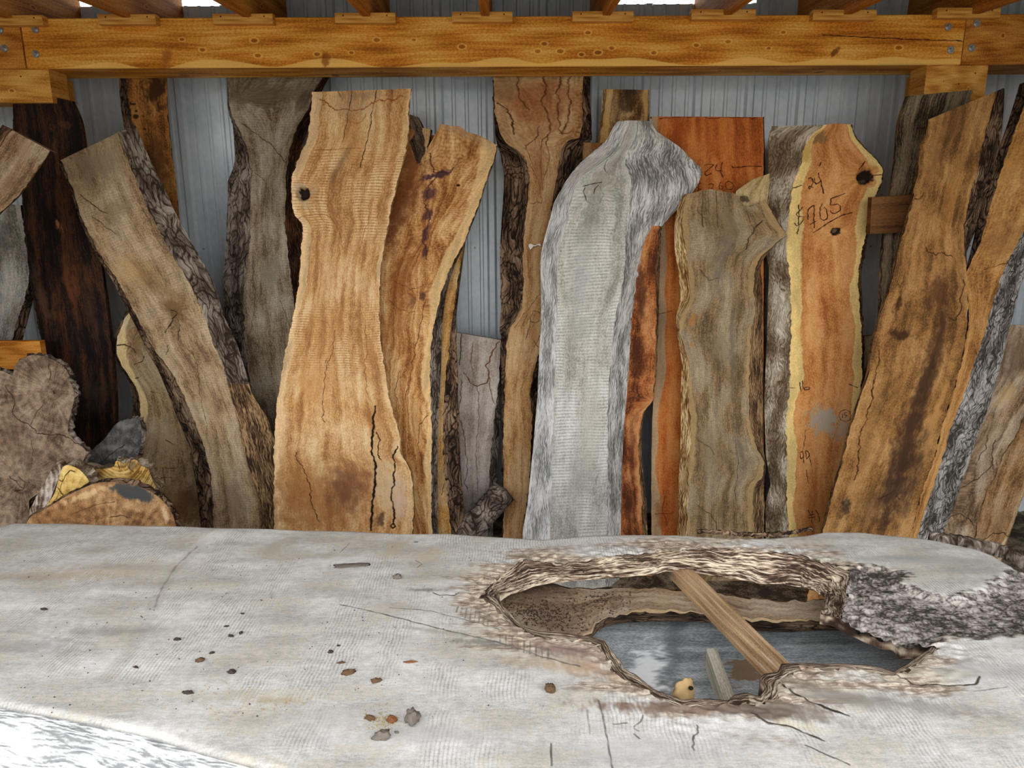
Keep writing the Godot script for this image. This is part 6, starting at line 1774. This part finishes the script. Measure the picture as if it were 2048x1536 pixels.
# ---------------------------------------------------------------- what shows through the hollow
func lower_stack() -> void:
	var y1 := SLAB_TOP - 0.078 - 0.045
	slab("wood_slab", "brown slab with a dark ragged bark edge, seen through the hollow under the stick", lying(y1), 0.085,
		[[1800, 1215, 1850, 1285, 0, 12], [1700, 1205, 1745, 1252, 0, 14], [1646, 1201, 1664, 1243, 0, 14], [1560, 1202, 1572, 1245, 0, 14], [1495, 1197, 1500, 1241, 0, 14], [1440, 1188, 1440, 1230, 0, 12], [1361, 1183, 1350, 1226, 0, 12], [1312, 1177, 1293, 1227, 0, 12], [1244, 1177, 1235, 1231, 0, 12], [1190, 1176, 1200, 1243, 0, 10], [1137, 1175, 1172, 1272, 0, 6], [1084, 1166, 1130, 1284, 0, 4], [1040, 1160, 1080, 1285, 0, 4], [960, 1160, 980, 1280, 0, 4], [860, 1160, 860, 1280, 0, 4]],
		{"stand": false, "dark": "5d4938", "base": "937b62", "light": "bda585", "greyed": 0.3, "sap": "c9ae82", "sapr": 3, "lumpy": 0.012, "edge": 0.008, "stains_and_light": [[1100, 1230, 70, 40, 0, "6d5648", 0.7, 0.1], [1230, 1200, 40, 16, 0, "6a5444", 0.6, 0.1], [1330, 1200, 50, 14, 0, "a48b69", 0.5, 0.1]]}, 5, 1, "slabs stacked under the hollow slab")
	var y2 := y1 - 0.085 - 0.012
	slab("wood_slab", "slate grey sawn slab lowest in the stack, seen through the hollow", lying(y2), 0.06,
		[[2060, 1215, 2080, 1420, 0, 3], [1850, 1215, 1900, 1480, 0, 3], [1650, 1210, 1640, 1500, 0, 3], [1450, 1210, 1430, 1500, 0, 3], [1250, 1210, 1200, 1500, 0, 3], [1100, 1210, 1030, 1480, 0, 3], [960, 1210, 880, 1450, 0, 3]],
		{"stand": false, "dark": "6a6d6d", "base": "989b9a", "light": "c6c8c6", "greyed": 0.4, "grey": "8c9193", "saw": [0.14, 4.0, 0.9, 0.0, 1.0], "stains_and_light": [[1290, 1365, 70, 30, 0, "f0f0ee", 0.9, 0.3], [1500, 1365, 30, 30, 0, "80664e", 0.9, 0.5], [1350, 1280, 150, 16, 0, "5d6062", 0.6, 0.1]]}, 5, 5, "slabs stacked under the hollow slab")  # white patch is light painted in; grey patch only a darker band
	var grain := textured(0.15, 0.8)
	paint_job("beam", 512, 96, {"dark": "75563a", "base": "a58562", "light": "c9ab86", "stains_and_light": [[0.1, 0.5, 60, 60, 0, "6c6661", 0.7, 0.2], [0.8, 0.3, 30, 10, 0, "cfc4b6", 0.5, 0.2]]}, grain)
	var pale := textured(0.15, 0.8)
	paint_job("beam", 256, 96, {"dark": "8b8474", "base": "b9b2a0", "light": "d5cfbf"}, pale)
	# the stick on which the hollow slab rests
	var ys := SLAB_TOP - 0.080
	var a := at_y(1358, 1130, ys)
	var c := at_y(1585, 1356, ys)
	var dir := (c - a)
	dir.y = 0.0
	a -= dir.normalized() * 0.12
	var len := dir.length() + 0.2
	var mid := a + dir.normalized() * len * 0.5
	var yaw := atan2(-dir.z, dir.x)
	var stick := thing("spacer_stick", "square brown stick lying across the hollow between the stacked slabs", "stick", Transform3D(Basis(Vector3.UP, yaw), Vector3(mid.x, ys - 0.0215, mid.z)))
	part("timber", bar_mesh(Vector3(len, 0.043, 0.062), grain, 0.002), stick)
	var ys2 := y2 + 0.062
	var e0 := at_y(1424, 1297, ys2)
	var e1 := at_y(1462, 1402, ys2)
	var d2 := e1 - e0
	var yaw2 := atan2(-d2.z, d2.x)
	var l2 := 0.30
	var m2 := e0 + d2.normalized() * l2 * 0.5
	var stub := thing("spacer_stick", "short pale grey stick end standing proud inside the hollow", "stick", Transform3D(Basis(Vector3.UP, yaw2), Vector3(m2.x, y2 + 0.031, m2.z)))
	part("timber", bar_mesh(Vector3(l2, 0.062, 0.03), pale, 0.003, 0.5), stub)
	# unseen bunks added to hold up the stack
	for e in 2:
		var m := BoxMesh.new()
		m.size = Vector3(0.25, y2 - 0.06, 0.6)
		m.material = plain("6d5b47")
		structure(part("unseen_bunk_%d" % (e + 1), m, self, Transform3D(Basis(), Vector3(0.05 + e * 1.15, (y2 - 0.06) * 0.5, -1.75))))
	for e in 2:
		var m := BoxMesh.new()
		m.size = Vector3(0.25, SLAB_TOP - 0.08, 0.7)
		m.material = plain("6d5b47")
		structure(part("unseen_bunk_%d" % (e + 3), m, self, Transform3D(Basis(), Vector3(-1.3 + e * 0.6, (SLAB_TOP - 0.08) * 0.5, -1.7))))


func litter() -> void:
	var tones := [plain("3d332b"), plain("5e4732"), plain("6d645a"), plain("75492b"), plain("c3a473")]
	# [x, y, width px, height px, tone, name, label]
	var bits := [
		[682, 1324, 16, 6, 1, "bark_chip", "slim brown bark chip, upper left of the pair on the grey slab"],
		[697, 1342, 24, 14, 1, "bark_chip", "dark brown bark lump, lower right of the pair on the grey slab"],
		[752, 1359, 20, 12, 1, "bark_chip", "brown crumbled bark chip right of the pair of chips"],
		[820, 1322, 22, 6, 3, "bark_chip", "thin reddish bark sliver alone right of the chip pair"],
		[740, 1434, 20, 12, 1, "bark_chip", "brown chip left of the small sawdust heap near the front"],
		[783, 1436, 18, 15, 3, "bark_chip", "reddish chip in the small sawdust heap near the front"],
		[825, 1430, 25, 34, 2, "bark_chunk", "large upright grey bark flake right of the small sawdust heap"],
		[764, 1467, 29, 24, 2, "bark_chunk", "grey bark chunk nearest the front, below the small sawdust heap"],
		[793, 1463, 10, 7, 2, "bark_chip", "tiny grey pebble like chip beside the nearest grey chunk"],
		[1100, 1374, 19, 22, 1, "bark_chunk", "brown crumbly lump left of the hollow's near rim"],
		[795, 1151, 17, 14, 2, "bark_chip", "grey chip left of the hollow's pointed end"],
		[702, 1127, 62, 12, 2, "bark_flake", "long flat grey flake at the back of the slab"],
		[832, 1083, 8, 4, 2, "bark_chip", "tiny chip close to the slab's far edge in the middle"],
		[88, 1217, 12, 6, 0, "bark_chip", "dark sliver farthest left on the slab"],
		[355, 1277, 12, 8, 0, "bark_chip", "small dark chip right of the long saw scar"],
		[400, 1318, 14, 10, 1, "bark_chip", "brown bark chip lower right of the long saw scar"],
		[424, 1304, 9, 5, 0, "bark_chip", "tiny dark chip just above the chip by the long saw scar"],
		[463, 1342, 14, 11, 0, "bark_chip", "dark round chip in the left half of the slab"],
		[272, 1333, 10, 5, 0, "bark_chip", "dark sliver left of the foot of the long saw scar"],
		[375, 1383, 18, 8, 0, "bark_chip", "dark splinter above the bleached near edge at left"],
		[453, 1251, 9, 4, 0, "bark_chip", "thin dark chip, left of the row of three small chips"],
		[462, 1270, 10, 6, 0, "bark_chip", "small dark chip, lowest of the row of three small chips"],
		[482, 1264, 6, 7, 0, "bark_chip", "small dark chip, right of the row of three small chips"],
		[485, 1226, 7, 4, 0, "bark_chip", "single dark crumb above the row of three small chips"],
		[661, 1302, 9, 8, 0, "bark_chip", "black crumb above the pair of brown chips"],
		[677, 1290, 7, 5, 0, "bark_chip", "smallest crumb farthest above the pair of brown chips"],
	]
	var k := 0.0
	for q: Array in bits:
		k += 1.0
		var p: Vector3 = at_y(q[0], q[1] + q[3] * 0.35, SLAB_TOP)
		var far := (p - EYE).length()
		var w: float = q[2] * far / FOCAL
		var tall: float = clampf(q[3] * far / FOCAL * 0.75, 0.003, 0.03)
		var deep: float = maxf(q[3] * far / FOCAL * 0.9, 0.006)
		if q[5] == "bark_flake":
			tall = 0.006
			deep = 0.028
		var o := part(q[5], lump_mesh(Vector3(w, tall, deep), k, tones[q[4]], 0.26, 14, 9), self, Transform3D(Basis(Vector3.UP, rng.randf_range(-0.4, 0.4)), Vector3(p.x, SLAB_TOP - 0.0015, p.z)))
		tag(o, q[6], "bark chip", "loose bark chips on the slab")
	# the chip with a hole in it, at the near rim
	var p := at_y(1372, 1402, SLAB_TOP - 0.06)
	var chip := thing("holed_chip", "tan wood chip with a round dark hole, at the near rim of the hollow", "wood piece", Transform3D(Basis(Vector3.UP, 0.5), Vector3(p.x, SLAB_TOP - 0.085, p.z - 0.02)))
	part("chip", lump_mesh(Vector3(0.058, 0.078, 0.03), 41.0, plain("ad8f63"), 0.14, 18, 12), chip)
	var dark_ball := SphereMesh.new()
	dark_ball.radius = 0.006
	dark_ball.height = 0.008
	dark_ball.radial_segments = 12
	dark_ball.rings = 6
	dark_ball.material = plain("1c130b")
	part("hole", dark_ball, chip, Transform3D(Basis(), Vector3(0.002, 0.055, 0.019)))  # dark ball, painted shade in place of a real opening
	# countless crumbs: dark rot on the lower slab, pale sawdust on the big one
	var y1 := SLAB_TOP - 0.078 - 0.045
	crumbs("rot_crumbs", "dark crumbs of rotten wood on the brown slab inside the hollow", "crumbs", plain("4a382c"), 900, 0.004, func() -> Vector3:
		var t := rng.randf()
		var c := Vector2(1075, 1228) if t < 0.6 else Vector2(1200, 1205) if t < 0.85 else Vector2(1130, 1245)
		var g := Vector2(rng.randfn(0.0, 34.0), rng.randfn(0.0, 13.0))
		var at := c + g
		return at_y(clampf(at.x, 1010.0, 1260.0), clampf(at.y, 1185.0, 1262.0), y1))
	crumbs("sawdust", "pale yellow sawdust sprinkled on the big grey slab", "sawdust", plain("b9a67c"), 700, 0.0022, func() -> Vector3:
		var t := rng.randf()
		var c := Vector2(762, 1445) if t < 0.4 else Vector2(520, 1395) if t < 0.75 else Vector2(140, 1150) if t < 0.9 else Vector2(690, 1250)
		var s := 0.25 if t < 0.4 else 1.0
		return at_y(c.x + rng.randfn(0.0, 85.0) * s, c.y + rng.randfn(0.0, 22.0) * (s + 0.3), SLAB_TOP))
	crumbs("dark_grit", "fine dark grit scattered over the big grey slab", "grit", plain("4f463c"), 260, 0.0024, func() -> Vector3:
		return at_y(rng.randf_range(30.0, 1000.0), rng.randf_range(1090.0, 1440.0), SLAB_TOP))


func crumbs(called: String, label: String, category: String, mat: Material, count: int, size: float, where: Callable) -> void:
	var mm := MultiMesh.new()
	mm.transform_format = MultiMesh.TRANSFORM_3D
	mm.mesh = lump_mesh(Vector3(1.0, 0.7, 0.8), 7.0, mat, 0.5, 7, 5)
	mm.instance_count = count
	for i in count:
		var p: Vector3 = where.call()
		var s := size * rng.randf_range(0.5, 1.7)
		mm.set_instance_transform(i, Transform3D(Basis(Vector3.UP, rng.randf() * TAU).scaled(Vector3(s, s, s)), p))
	var o := MultiMeshInstance3D.new()
	o.name = called
	o.multimesh = mm
	add_child(o, true)
	tag(o, label, category)
	o.set_meta("kind", "stuff")
